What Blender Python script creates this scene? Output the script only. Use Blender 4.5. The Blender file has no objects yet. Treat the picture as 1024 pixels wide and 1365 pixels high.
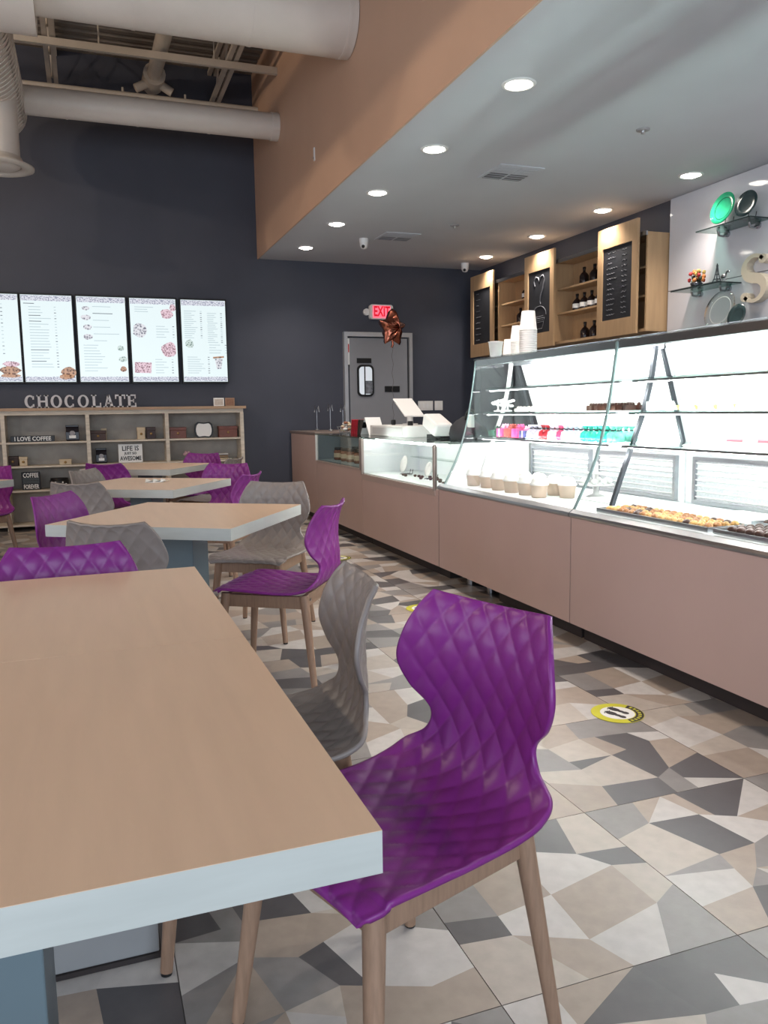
import bpy, math, random
from mathutils import Vector, Matrix
R = random.Random(7)
scene = bpy.context.scene
COL = scene.collection

# ------------------------------------------------------------------ camera
YAW, PITCH, ROLL, FPX, EYE = .350501, .125028, -.0144723, 1069.5, 1.22
def cam_axes():
    cy, sy, cp, sp = math.cos(YAW), math.sin(YAW), math.cos(PITCH), math.sin(PITCH)
    f = Vector((sy*cp, cy*cp, -sp)); r = Vector((cy, -sy, 0)); u = r.cross(f)
    return (r*math.cos(ROLL)+u*math.sin(ROLL), u*math.cos(ROLL)-r*math.sin(ROLL), f)
CR, CU, CF = cam_axes()
CAMP = Vector((0, 0, EYE))
def at(px, py, axis, val):
    """point where the sight line through a photo pixel (1024x1365) meets the plane axis=val"""
    d = CR*((px-512)/FPX) + CU*((682.5-py)/FPX) + CF
    i = 'xyz'.index(axis)
    return CAMP + d*((val-CAMP[i])/d[i])
cd = bpy.data.cameras.new('camera'); cam = bpy.data.objects.new('camera', cd); COL.objects.link(cam)
cam.matrix_world = Matrix(((CR.x, CU.x, -CF.x, 0), (CR.y, CU.y, -CF.y, 0), (CR.z, CU.z, -CF.z, EYE), (0, 0, 0, 1)))
cd.sensor_fit = 'VERTICAL'; cd.sensor_height = 36; cd.lens = 36*FPX/1365; cd.clip_start = .05
scene.camera = cam

# ------------------------------------------------------------------ world, daylight, exposure
vs = scene.view_settings
vs.view_transform = 'Standard'; vs.look = 'None'; vs.exposure = 0.55; vs.gamma = 1.0; vs.use_curve_mapping = False
w = bpy.data.worlds.new('world'); scene.world = w; w.use_nodes = True
w.node_tree.nodes['Background'].inputs[0].default_value = (.62, .76, 1, 1)
w.node_tree.nodes['Background'].inputs[1].default_value = 0.6
def area(name, loc, rot, sx, sy, power, col):
    l = bpy.data.lights.new(name, 'AREA'); l.shape = 'RECTANGLE'; l.size = sx; l.size_y = sy; l.energy = power; l.color = col
    o = bpy.data.objects.new(name, l); COL.objects.link(o); o.location = loc; o.rotation_euler = rot
    return o
# daylight through the shop front behind the camera and the side window on the left
area('daylight_shopfront', (-.6, -3.28, 1.75), (math.radians(90), 0, 0), 6.6, 2.7, 165, (.80, .90, 1.0))
area('daylight_side_window', (-4.9, 2.0, 1.9), (0, math.radians(-90), 0), 2.4, 5.0, 60, (.92, .95, 1.0))

# ------------------------------------------------------------------ materials
def lin(c):
    return tuple((v/255/12.92 if v/255 <= .04045 else ((v/255+.055)/1.055)**2.4) for v in c)
MATS = {}
def M(name, rgb, rough=.5, metal=0, noise=0, nscale=8, stretch=(1, 1, 1), bump=0, bscale=60, emit=None, estr=0, spec=.5, coat=0, trans=0, ior=1.45):
    if name in MATS: return MATS[name]
    m = bpy.data.materials.new(name); m.use_nodes = True; nt = m.node_tree; b = nt.nodes['Principled BSDF']
    c = lin(rgb); b.inputs['Base Color'].default_value = (*c, 1); b.inputs['Roughness'].default_value = rough
    b.inputs['Metallic'].default_value = metal; b.inputs['Specular IOR Level'].default_value = spec
    b.inputs['Coat Weight'].default_value = coat; b.inputs['Transmission Weight'].default_value = trans; b.inputs['IOR'].default_value = ior
    tc = nt.nodes.new('ShaderNodeTexCoord'); mp = nt.nodes.new('ShaderNodeMapping'); mp.inputs['Scale'].default_value = stretch
    nt.links.new(tc.outputs['Object'], mp.inputs[0])
    if noise:
        n = nt.nodes.new('ShaderNodeTexNoise'); n.inputs['Scale'].default_value = nscale; n.inputs['Detail'].default_value = 5
        nt.links.new(mp.outputs[0], n.inputs['Vector'])
        cr = nt.nodes.new('ShaderNodeValToRGB'); e = cr.color_ramp.elements
        e[0].position = .3; e[1].position = .7
        e[0].color = (*[v*(1-noise) for v in c], 1); e[1].color = (*[min(1, v*(1+noise)) for v in c], 1)
        nt.links.new(n.outputs[0], cr.inputs[0]); nt.links.new(cr.outputs[0], b.inputs['Base Color'])
    if bump:
        n2 = nt.nodes.new('ShaderNodeTexNoise'); n2.inputs['Scale'].default_value = bscale; n2.inputs['Detail'].default_value = 3
        nt.links.new(mp.outputs[0], n2.inputs['Vector'])
        bp = nt.nodes.new('ShaderNodeBump'); bp.inputs['Strength'].default_value = bump; bp.inputs['Distance'].default_value = .004
        nt.links.new(n2.outputs[0], bp.inputs['Height']); nt.links.new(bp.outputs[0], b.inputs['Normal'])
    if emit:
        b.inputs['Emission Color'].default_value = (*lin(emit), 1); b.inputs['Emission Strength'].default_value = estr
    MATS[name] = m; return m
def glass(name, tint=(250, 253, 252), ior=1.45, fac=1.0):
    m = bpy.data.materials.new(name); m.use_nodes = True; nt = m.node_tree; nt.nodes.clear()
    o = nt.nodes.new('ShaderNodeOutputMaterial'); mx = nt.nodes.new('ShaderNodeMixShader'); t = nt.nodes.new('ShaderNodeBsdfTransparent')
    g = nt.nodes.new('ShaderNodeBsdfGlossy'); lw = nt.nodes.new('ShaderNodeLayerWeight'); pw = nt.nodes.new('ShaderNodeMath'); pw.operation = 'POWER'; pw.inputs[1].default_value = 5
    fr = nt.nodes.new('ShaderNodeMapRange'); fr.inputs[3].default_value = .035; fr.inputs[4].default_value = 1; nt.links.new(lw.outputs['Facing'], pw.inputs[0]); nt.links.new(pw.outputs[0], fr.inputs[0])
    g.inputs['Roughness'].default_value = .02; t.inputs[0].default_value = (*lin(tint), 1)
    ml = nt.nodes.new('ShaderNodeMath'); ml.operation = 'MULTIPLY'; ml.inputs[1].default_value = fac
    nt.links.new(fr.outputs[0], ml.inputs[0]); nt.links.new(ml.outputs[0], mx.inputs[0])
    nt.links.new(t.outputs[0], mx.inputs[1]); nt.links.new(g.outputs[0], mx.inputs[2]); nt.links.new(mx.outputs[0], o.inputs[0])
    MATS[name] = m; return m

WALL = M('charcoal_paint', (66, 69, 81), .55, noise=.05, nscale=3, bump=.15, bscale=90)
TAN = M('tan_paint', (200, 166, 142), .6, noise=.03, nscale=2, bump=.12, bscale=90)
CEILM = M('ceiling_paint', (196, 199, 206), .75, noise=.02, nscale=2)
DECKM = M('deck_metal', (120, 112, 104), .6, noise=.1, nscale=3)
STEELW = M('white_steel', (190, 182, 172), .5, noise=.06, nscale=6)
DUCTM = M('duct_white', (205, 196, 188), .45, noise=.04, nscale=4)
PANEL = M('pink_laminate', (192, 166, 158), .4, noise=.025, nscale=3)
KICK = M('dark_kick', (52, 46, 46), .5, noise=.1)
MAPLE = M('maple_laminate', (224, 193, 165), .34, noise=.035, nscale=5, stretch=(6, .6, 1), bump=.04, bscale=40)
EDGEM = M('pale_edge', (184, 188, 184), .45, noise=.05, nscale=6, stretch=(1, 1, 8))
BLUECOL = M('blue_grey_steel', (96, 112, 120), .4, noise=.05, nscale=4)
GREYBOX = M('grey_laminate', (150, 152, 154), .45, noise=.03)
PURPLE = M('purple_plastic', (124, 42, 126), .36, noise=.03, nscale=4, bump=.05, bscale=400)
GREYP = M('taupe_plastic', (136, 128, 124), .38, noise=.03, nscale=4, bump=.05, bscale=400)
LEGW = M('taupe_wood', (146, 118, 98), .45, noise=.12, nscale=14, stretch=(8, 8, 1))
BLACK = M('black_plastic', (22, 22, 24), .4, noise=.1)
WHITE = M('white_paint', (228, 228, 228), .4, noise=.02)
WHITEPL = M('white_plastic', (226, 224, 222), .35, noise=.02)
STEEL = M('brushed_steel', (170, 172, 176), .28, 1, noise=.06, nscale=4, stretch=(1, .1, 8))
DARKST = M('dark_steel', (84, 86, 92), .35, .8, noise=.06)
WHITEWASH = M('whitewashed_wood', (206, 196, 180), .6, noise=.14, nscale=9, stretch=(.5, 1, 4), bump=.2, bscale=30)
PLASTER = M('grey_backboard', (166, 160, 152), .7, noise=.12, nscale=7, bump=.15, bscale=25)
CABW = M('cabinet_maple', (184, 152, 116), .4, noise=.08, nscale=6, stretch=(4, 4, .5))
CHALKB = M('chalkboard', (36, 38, 44), .7, noise=.18, nscale=5)
CHALK = M('chalk', (120, 122, 128), .9, noise=.2, nscale=40)
GLOSSW = M('gloss_white_panel', (206, 206, 212), .08, noise=.01, coat=.3)
GLASS = glass('clear_glass')
GLASSG = glass('green_edge_glass', (236, 246, 243))
CASEW = M('case_white', (236, 238, 240), .35, noise=.01)
LED = M('led_tube', (255, 255, 255), .4, emit=(255, 250, 250), estr=40)
CANL = M('can_light_lens', (255, 255, 255), .4, emit=(255, 246, 232), estr=14)
BROWNC = M('dark_chocolate', (62, 34, 26), .35, noise=.2, nscale=60)
MILKC = M('milk_chocolate_nut', (150, 98, 52), .45, noise=.45, nscale=120, bump=.5, bscale=150)
PAPER = M('white_card', (236, 236, 234), .7, noise=.02)
CREAM = M('cream_card', (206, 188, 160), .7, noise=.05)

# ------------------------------------------------------------------ helpers
class MB:
    def __init__(s): s.v = []; s.f = []; s.sm = []
    def add(s, vs_, fs, smooth=False):
        o = len(s.v); s.v += [tuple(p) for p in vs_]; s.f += [tuple(i+o for i in f) for f in fs]; s.sm += [smooth]*len(fs); return s
    def box(s, x0, x1, y0, y1, z0, z1):
        return s.add([(x, y, z) for z in (z0, z1) for y in (y0, y1) for x in (x0, x1)],
                     [(0, 2, 3, 1), (4, 5, 7, 6), (0, 1, 5, 4), (2, 6, 7, 3), (0, 4, 6, 2), (1, 3, 7, 5)])
    def obox(s, c, size, mat):
        h = [d/2 for d in size]
        vs_ = [Vector(c)+mat @ Vector((x*h[0], y*h[1], z*h[2])) for z in (-1, 1) for y in (-1, 1) for x in (-1, 1)]
        return s.add(vs_, [(0, 2, 3, 1), (4, 5, 7, 6), (0, 1, 5, 4), (2, 6, 7, 3), (0, 4, 6, 2), (1, 3, 7, 5)])
    def cyl(s, p0, p1, r0, r1=None, n=16, caps=True, smooth=True):
        p0, p1 = Vector(p0), Vector(p1); r1 = r0 if r1 is None else r1; d = (p1-p0).normalized()
        a = d.orthogonal().normalized(); b = d.cross(a)
        vs_ = []
        for p, r in ((p0, r0), (p1, r1)):
            for k in range(n):
                t = 2*math.pi*k/n; vs_.append(p+a*(r*math.cos(t))+b*(r*math.sin(t)))
        s.add(vs_, [(k, (k+1) % n, n+(k+1) % n, n+k) for k in range(n)], smooth)
        if caps:
            s.add(vs_[:n], [tuple(range(n-1, -1, -1))]); s.add(vs_[n:], [tuple(range(n))])
        return s
    def tube(s, pts, r, n=8):
        pts = [Vector(p) for p in pts]; ring = []
        for i, p in enumerate(pts):
            d = (pts[min(i+1, len(pts)-1)]-pts[max(i-1, 0)]).normalized()
            ref = Vector((0, 0, 1)) if abs(d.z) < .9 else Vector((1, 0, 0))
            a = d.cross(ref).normalized(); b = d.cross(a)
            ring += [p+a*(r*math.cos(2*math.pi*k/n))+b*(r*math.sin(2*math.pi*k/n)) for k in range(n)]
        m = len(pts)
        fs = [(i*n+k, i*n+(k+1) % n, (i+1)*n+(k+1) % n, (i+1)*n+k) for i in range(m-1) for k in range(n)]
        s.add(ring, fs, True); s.add(ring[:n], [tuple(range(n))]); s.add(ring[-n:], [tuple(range(n-1, -1, -1))]); return s
    def lathe(s, prof, n=24, c=(0, 0, 0), smooth=True):
        vs_ = [(c[0]+r*math.cos(2*math.pi*k/n), c[1]+r*math.sin(2*math.pi*k/n), c[2]+z) for r, z in prof for k in range(n)]
        m = len(prof)
        return s.add(vs_, [(i*n+k, i*n+(k+1) % n, (i+1)*n+(k+1) % n, (i+1)*n+k) for i in range(m-1) for k in range(n)], smooth)
    def prism(s, poly, fn, d0, d1, smooth=False):
        """poly: 2D outline; fn(a, b, d) -> 3D"""
        n = len(poly); vs_ = [fn(a, b, d0) for a, b in poly]+[fn(a, b, d1) for a, b in poly]
        s.add(vs_, [(k, (k+1) % n, n+(k+1) % n, n+k) for k in range(n)], smooth)
        s.add(vs_[:n], [tuple(range(n-1, -1, -1))]); s.add(vs_[n:], [tuple(range(n))]); return s
    def ball(s, c, r, nu=12, nv=8, sc=(1, 1, 1), lump=0):
        vs_ = []
        for i in range(nv+1):
            t = math.pi*i/nv
            for k in range(nu):
                q = 1+(R.uniform(-lump, lump) if lump else 0)
                vs_.append((c[0]+sc[0]*r*q*math.sin(t)*math.cos(2*math.pi*k/nu), c[1]+sc[1]*r*q*math.sin(t)*math.sin(2*math.pi*k/nu), c[2]+sc[2]*r*q*math.cos(t)))
        return s.add(vs_, [(i*nu+k, (i+1)*nu+k, (i+1)*nu+(k+1) % nu, i*nu+(k+1) % nu) for i in range(nv) for k in range(nu)], True)
    def mesh(s, name, mat, inv=None):
        me = bpy.data.meshes.new(name)
        vs_ = [inv @ Vector(p) for p in s.v] if inv else s.v
        me.from_pydata(vs_, [], s.f); me.polygons.foreach_set('use_smooth', s.sm)
        mats = mat if isinstance(mat, (list, tuple)) else [mat]
        for m in mats: me.materials.append(m)
        me.update(); return me
    def build(s, name, mat, parent=None, label=None, cat=None, group=None, kind=None, bevel=0, local=False):
        inv = None
        if parent is not None and not local: inv = root_mat(parent).inverted()
        o = bpy.data.objects.new(name, s.mesh(name, mat, inv)); COL.objects.link(o)
        if parent is not None: o.parent = parent
        if bevel:
            b = o.modifiers.new('bevel', 'BEVEL'); b.width = bevel; b.segments = 2; b.limit_method = 'ANGLE'
        return tag(o, label, cat, group, kind)
def root_mat(o):
    m = Matrix.Identity(4)
    while o is not None:
        m = Matrix.Translation(o.location) @ o.rotation_euler.to_matrix().to_4x4() @ m; o = o.parent
    return m
def tag(o, label=None, cat=None, group=None, kind=None):
    if label: o['label'] = label
    if cat: o['category'] = cat
    if group: o['group'] = group
    if kind: o['kind'] = kind
    return o
def thing(name, label, cat, loc=(0, 0, 0), rz=0, group=None):
    o = bpy.data.objects.new(name, None); COL.objects.link(o); o.location = loc; o.rotation_euler = (0, 0, rz); o.empty_display_size = .05
    return tag(o, label, cat, group)
def copy_tree(o, parent=None):
    c = o.copy(); COL.objects.link(c); c.parent = parent
    for ch in o.children: copy_tree(ch, c)
    return c
def solo(name, mb, mat, loc, label, cat, group=None, rz=0, bevel=0):
    """one-mesh thing, mesh in local coordinates with the origin at its base"""
    o = mb.build(name, mat, None, label, cat, group, bevel=bevel); o.location = loc; o.rotation_euler = (0, 0, rz); return o
def clone(o, loc, rz=0, label=None):
    c = o.copy(); COL.objects.link(c); c.location = loc; c.rotation_euler = (0, 0, rz)
    if label: c['label'] = label
    return c
def text_mesh(name, body, mat, size, depth, parent, mtx, align='CENTER', sx=1.0, bold=0):
    """flat raised lettering; mtx is in the space of parent"""
    cu = bpy.data.curves.new(name, 'FONT'); cu.body = body; cu.size = size; cu.extrude = depth; cu.align_x = align; cu.align_y = 'CENTER'; cu.resolution_u = 2; cu.offset = bold
    t = bpy.data.objects.new(name, cu); COL.objects.link(t)
    me = bpy.data.meshes.new_from_object(t.evaluated_get(bpy.context.evaluated_depsgraph_get()))
    bpy.data.objects.remove(t); bpy.data.curves.remove(cu)
    me.transform(Matrix.Diagonal((sx, 1, 1, 1))); me.transform(mtx)
    me.name = name; me.materials.clear(); me.materials.append(mat)
    o = bpy.data.objects.new(name, me); COL.objects.link(o); o.parent = parent; return o
FACE_CAM = Matrix(((1, 0, 0, 0), (0, 0, -1, 0), (0, 1, 0, 0), (0, 0, 0, 1)))   # text standing upright, read from -Y

# ------------------------------------------------------------------ room shell
YB, XR, XS, ZC, ZD, XL, YF = 9.7, 4.94, 2.01, 3.03, 5.08, -5.0, -3.4
st = dict(kind='structure')
GROUT = M('grout', (132, 126, 122), .8, noise=.1)
floor = MB().box(XL, XR, YF, YB, -.1, -.006).build('floor', GROUT, **st)
# floor tiles printed with angular patches
def tile_material():
    m = M('tile_print', (255, 255, 255), .3, bump=.03, bscale=120); nt = m.node_tree; b = nt.nodes['Principled BSDF']
    a = nt.nodes.new('ShaderNodeAttribute'); a.attribute_name = 'patch'
    tc = nt.nodes.new('ShaderNodeTexCoord'); n = nt.nodes.new('ShaderNodeTexNoise'); n.inputs['Scale'].default_value = 22; n.inputs['Detail'].default_value = 8
    nt.links.new(tc.outputs['Object'], n.inputs['Vector'])
    mr = nt.nodes.new('ShaderNodeMapRange'); mr.inputs[3].default_value = .78; mr.inputs[4].default_value = 1.2; nt.links.new(n.outputs[0], mr.inputs[0])
    mx = nt.nodes.new('ShaderNodeVectorMath'); mx.operation = 'SCALE'
    nt.links.new(a.outputs['Color'], mx.inputs[0]); nt.links.new(mr.outputs[0], mx.inputs['Scale']); nt.links.new(mx.outputs[0], b.inputs['Base Color'])
    rr = nt.nodes.new('ShaderNodeMapRange'); rr.inputs[3].default_value = .24; rr.inputs[4].default_value = .42; nt.links.new(n.outputs[0], rr.inputs[0]); nt.links.new(rr.outputs[0], b.inputs['Roughness'])
    return m
TILEM = tile_material()
SHADES = [((86, 84, 86), .2), ((134, 130, 128), .2), ((160, 146, 134), .22), ((188, 183, 179), .25), ((176, 166, 156), .13)]
TP = .6175
def tile_mesh(k):
    r = random.Random(100+k); n = 4; S = TP-.0022
    P = {}
    for i in range(n+1):
        for j in range(n+1):
            x, y = i/n, j/n
            if 0 < i < n: x += r.uniform(-.105, .105)
            if 0 < j < n: y += r.uniform(-.105, .105)
            P[i, j] = Vector(((x-.5)*S, (y-.5)*S, 0))
    polys = []
    for i in range(n):
        for j in range(n):
            q = [P[i, j], P[i+1, j], P[i+1, j+1], P[i, j+1]]; z = r.random()
            if z < .06:
                a = q[0].lerp(q[1], r.uniform(.25, .75)); b = q[3].lerp(q[2], r.uniform(.25, .75)); polys += [[q[0], a, b, q[3]], [a, q[1], q[2], b]]
            elif z < .16:
                polys += [[q[0], q[1], q[2]], [q[0], q[2], q[3]]]
            elif z < .22:
                a = q[0].lerp(q[3], r.uniform(.3, .7)); polys += [[q[0], q[1], a], [a, q[1], q[2], q[3]]]
            else: polys.append(q)
    vs_, fs, cs = [], [], []; last = None
    for p in polys:
        while True:
            z = r.random(); acc = 0
            for c, wt in SHADES:
                acc += wt
                if z <= acc: break
            if c is not last: break
        last = c
        fs.append(tuple(range(len(vs_), len(vs_)+len(p)))); vs_ += [tuple(v) for v in p]
        d = r.uniform(.93, 1.07); cs.append([v*d for v in lin(c)])
    h = S/2; o = len(vs_)
    vs_ += [(x, y, z) for z in (-.005, 0) for x, y in ((-h, -h), (h, -h), (h, h), (-h, h))]
    for k2 in range(4): fs.append((o+k2, o+(k2+1) % 4, o+4+(k2+1) % 4, o+4+k2)); cs.append(lin((120, 112, 106)))
    me = bpy.data.meshes.new('tile'); me.from_pydata(vs_, [], fs); me.materials.append(TILEM)
    ca = me.color_attributes.new('patch', 'FLOAT_COLOR', 'CORNER'); li = 0
    for p in me.polygons:
        for q in p.loop_indices: ca.data[q].color = (*cs[p.index], 1)
    return me
TILES = [tile_mesh(k) for k in range(14)]
for i in range(-5, 4):
    for j in range(-3, 14):
        o = bpy.data.objects.new('tile', R.choice(TILES)); COL.objects.link(o); o.parent = floor
        x = .735+TP*(i+.5); y = 1.345+TP*(j+.5)
        if y+TP/2 > YB: continue
        o.location = (x, y, -.001); o.rotation_euler = (0, 0, R.randrange(4)*math.pi/2)
# walls
MB().box(XL-.15, XR+.15, YB, YB+.15, -.1, ZD+.1).build('wall_back', WALL, **st)
MB().box(XR, XR+.15, YF, YB, -.1, ZC+.1).build('wall_right', WALL, **st)
wl = MB(); wl.box(XL-.15, XL, YF, -.6, -.1, ZD+.1).box(XL-.15, XL, 4.6, YB, -.1, ZD+.1).box(XL-.15, XL, -.6, 4.6, -.1, .7).box(XL-.15, XL, -.6, 4.6, 3.1, ZD+.1).build('wall_left', TAN, **st)
wf = MB(); wf.box(XL-.15, -4.0, YF-.15, YF, -.1, ZD+.1).box(2.8, XR+.15, YF-.15, YF, -.1, ZD+.1).box(-4, 2.8, YF-.15, YF, -.1, .35).box(-4, 2.8, YF-.15, YF, 3.15, ZD+.1).build('wall_front', WALL, **st)
MB().box(XS+.0005, XR+.15, YF, YB, ZC, ZC+.12).build('ceiling', CEILM, **st)
MB().box(XS-.015, XS, YF, YB, ZC-.004, ZD+.1).build('wall_soffit', TAN, **st)
mb = MB(); y = YF; pts = []
while y < YB-.02:
    pts += [(y, ZD), (y+.07, ZD), (y+.085, ZD+.04), (y+.135, ZD+.04)]; y += .15
n = len(pts); vv = [(XL, a, b) for a, b in pts]+[(XS+.1, a, b) for a, b in pts]
mb.add(vv, [(k, k+1, n+k+1, n+k) for k in range(n-1)]); mb.box(XL, XS+.1, YF, YB, ZD+.06, ZD+.12)
mb.build('ceiling_deck', DECKM, **st)
MB().box(XL, XS, YB-.012, YB-.001, .0, .1).build('baseboard_back', KICK, **st)
# glossy white panels on the right wall (three stacked boards with thin joints)
wp = MB().box(XR-.012, XR-.002, YF+.2, 6.0, 0, ZC-.002).build('trim_1', M('panel_joint', (120, 120, 126), .5), **st)
for k, (z0, z1) in enumerate(((.95, 2.236), (2.242, 3.026))):
    for (y0, y1) in ((3.564, 5.998), (1.12, 3.558)):
        MB().box(XR-.026, XR-.012, y0, y1, z0, z1).build('panel', GLOSSW, wp)

# ------------------------------------------------------------------ roof: ducts, joists, pipes
def spiral_ribs(p0, p1, r, pitch):
    m = MB(); p0, p1 = Vector(p0), Vector(p1); d = p1-p0; L = d.length; d.normalize(); a = d.orthogonal().normalized(); b = d.cross(a)
    N = int(L/pitch*32); pts = []
    for k in range(N+1):
        t = 2*math.pi*k/32; pts.append(p0+d*(L*k/N)+a*(r*math.cos(t))+b*(r*math.sin(t)))
    return m.tube(pts, .006, 4)
def rings(xs, y, z, r):
    for x in xs: MB().cyl((x-.012, y, z), (x+.012, y, z), r, n=40).build('joint_band', DUCTM, t)
t = thing('ventilation_duct', 'white round duct system with spiral trunk, two branches and a drop diffuser', 'duct', (-.5, 6.05, 3.8))
MB().cyl((-.9, 6.05, 4.09), (1.99, 6.05, 4.09), .25, n=40).build('branch_pipe', DUCTM, t)
MB().cyl((-.9, 6.05, 4.09), (-.17, 6.05, 4.09), .37, n=40).build('collar', DUCTM, t)
rings((.45, 1.25, 1.93), 6.05, 4.09, .2535)
MB().cyl((-.38, 8.46, 4.115), (1.99, 8.46, 4.115), .128, n=32).build('branch_pipe', DUCTM, t)
rings((-.02, .62, 1.3), 8.46, 4.115, .1305)
MB().cyl((1.92, 8.46, 4.115), (1.993, 8.46, 4.115), .136, n=32).build('collar', DUCTM, t)
MB().cyl((-.63, 3.0, 4.1), (-.63, 8.78, 4.1), .255, n=40).build('trunk_pipe', DUCTM, t)
spiral_ribs((-.63, 3.1, 4.1), (-.63, 8.7, 4.1), .257, .085).build('seam', DUCTM, t)
MB().lathe([(.19, 0), (.19, .62)], 32, (-.61, 8.0, 3.4)).build('drop', DUCTM, t)
d = MB().lathe([(.2, .09), (.22, .05), (.30, .012), (.30, 0), (.25, -.012), (.2, .0), (.2, .05)], 40, (-.61, 8.0, 3.37)).build('diffuser', STEELW, t)
MB().lathe([(.0, .0), (.14, .006), (.19, .02), (.19, .03), (0, .03)], 32, (-.61, 8.0, 3.365)).build('cone', DUCTM, d)
def joist(x, label):
    t = thing('roof_joist', label, 'joist', (x, 8, 4.7))
    for z, nm in ((4.70, 'bottom_chord'), (5.035, 'top_chord')):
        MB().box(x-.055, x-.012, 4.0, YB-.002, z-.02, z+.02).box(x+.012, x+.055, 4.0, YB-.002, z-.02, z+.02).build(nm, STEELW, t)
    y = 4.1; k = 0
    while y < 9.5:
        a, b = (4.72, 5.02) if k % 2 == 0 else (5.02, 4.72)
        MB().cyl((x, y, a), (x, y+.3, b), .012, n=8).build('web', STEELW, t); y += .3; k += 1
joist(1.55, 'white open web roof joist beside the tan wall')
joist(-.14, 'white open web roof joist near the spiral trunk duct')
t = thing('roof_beam', 'white steel bar across the joists, with hanger rods, above the slim duct', 'beam', (.5, 8.41, 4.6))
MB().box(-4.5, XS-.017, 8.39, 8.43, 4.60, 4.665).build('bar', STEELW, t)
for x in (-.55, .3, 1.37): MB().cyl((x, 8.41, 4.66), (x, 8.41, 5.07), .008, n=8).build('hanger', STEELW, t)
t = thing('roof_beam', 'white pipe bar running close along the top of the charcoal wall', 'beam', (.5, 9.4, 4.6))
MB().cyl((-4.5, 9.4, 4.6), (XS-.017, 9.4, 4.6), .028, n=12).build('bar', STEELW, t)
for x in (.55, 1.2): MB().cyl((x, 9.4, 4.62), (x, 9.4, 4.67), .012, n=8).build('nipple', STEELW, t)
t = thing('drain_pipe', 'thick white roof drain pipe with a bulky clamp fitting', 'pipe', (.9, 8, 4.75))
MB().cyl((.95, 5.0, 4.78), (.86, 9.62, 4.78), .075, n=20).build('pipe', STEELW, t)
f = MB().cyl((.87, 9.22, 4.78), (.865, 9.5, 4.78), .115, n=16).build('fitting', STEELW, t)
for sx in (-1, 1):
    MB().cyl((.868+sx*.08, 9.36, 4.72), (.868+sx*.19, 9.36, 4.66), .045, n=12).build('outlet', STEELW, f)

# ------------------------------------------------------------------ ceiling fittings
def make_can():
    t = thing('downlight', 'x', 'light', (0, 0, ZC))
    MB().lathe([(.098, 0), (.095, -.006), (.08, -.008), (.072, -.002), (.072, .0)], 32).build('ring', WHITE, t, local=True)
    MB().lathe([(.0, -.022), (.03, -.02), (.055, -.012), (.072, -.002)], 32).build('lens', CANL, t, local=True)
    l = bpy.data.lights.new('spot', 'SPOT'); l.energy = 42; l.spot_size = math.radians(125); l.spot_blend = .9; l.color = (1, .90, .80); l.shadow_soft_size = .06
    o = bpy.data.objects.new('lamp_glow', l); COL.objects.link(o); o.parent = t; o.location = (0, 0, -.04)
    return t
can = make_can(); first = True
for X, ys, lab, g in ((2.38, [8.905-1.175*k for k in range(7)], 'round recessed downlight in the row along the tan soffit edge', 'downlights along the soffit edge'),
                      (4.57, [8.83-1.16*k for k in range(6)], 'round recessed downlight in the row above the wall cabinets', 'downlights above the cabinets')):
    for y in ys:
        o = can if first else copy_tree(can); first = False
        o.location = (X, y, ZC); o['label'] = lab; o['group'] = g
def vent(x, y, label):
    t = thing('ceiling_vent', label, 'vent', (x, y, ZC))
    MB().box(x-.19, x+.19, y-.19, y+.19, ZC-.008, ZC-.001).build('frame', CEILM, t)
    for sx in (-1, 1):
        for sy in (-1, 1):
            q = MB().box(x+sx*.088-.076, x+sx*.088+.076, y+sy*.088-.076, y+sy*.088+.076, ZC-.0095, ZC-.0082).build('grille', M('vent_grey', (112, 112, 118), .5) if sy > 0 else CEILM, t)
            for k in range(3): MB().obox((x+sx*.088, y+sy*.088-.05+.05*k, ZC-.0115), (.15, .022, .002), Matrix.Rotation(math.radians(12), 3, 'X')).build('louver', CEILM, q)
vent(3.17, 5.72, 'square white ceiling air vent with dark slots over the glass case')
vent(3.15, 8.09, 'square white ceiling air vent over the till counter')
def dome(x, y, label):
    t = thing('security_camera', label, 'camera', (x, y, ZC))
    MB().lathe([(.05, 0), (.05, -.03), (.045, -.05)], 20, (x, y, ZC)).build('base', WHITE, t)
    MB().lathe([(.045, -.05), (.045, -.07), (.03, -.1), (0, -.11)], 20, (x, y, ZC)).build('dome', WHITEPL, t)
    MB().ball((x-.02, y-.03, ZC-.085), .018).build('eye', BLACK, t)
dome(2.85, 8.29, 'white security camera beside the soffit row of downlights')
dome(4.52, 9.3, 'white security camera in the corner above the wall cabinets')
for x, y, lab in ((3.53, 4.6, 'small round sprinkler cap in the ceiling over the glass case'), (3.51, 7.45, 'small round sprinkler cap in the ceiling between the two vents')):
    t = thing('sprinkler_cap', lab, 'sprinkler', (x, y, ZC))
    MB().lathe([(.045, 0), (.043, -.008), (.03, -.012), (0, -.013)], 20, (x, y, ZC)).build('plate', M('cap_grey', (150, 148, 150), .5), t)
    MB().lathe([(.012, -.01), (.012, -.03), (0, -.032)], 12, (x, y, ZC)).build('head', STEEL, t)
p = at(422, 206, 'x', XS)
t = thing('wall_bracket', 'thin white bracket strip on the tan soffit wall', 'bracket', (XS, p.y, p.z))
MB().box(XS-.026, XS-.016, p.y-.012, p.y+.012, p.z-.055, p.z+.055).build('strip', WHITEPL, t)
MB().cyl((XS-.032, p.y, p.z-.03), (XS-.026, p.y, p.z-.03), .008, n=10).build('screw', STEEL, t)

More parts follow.
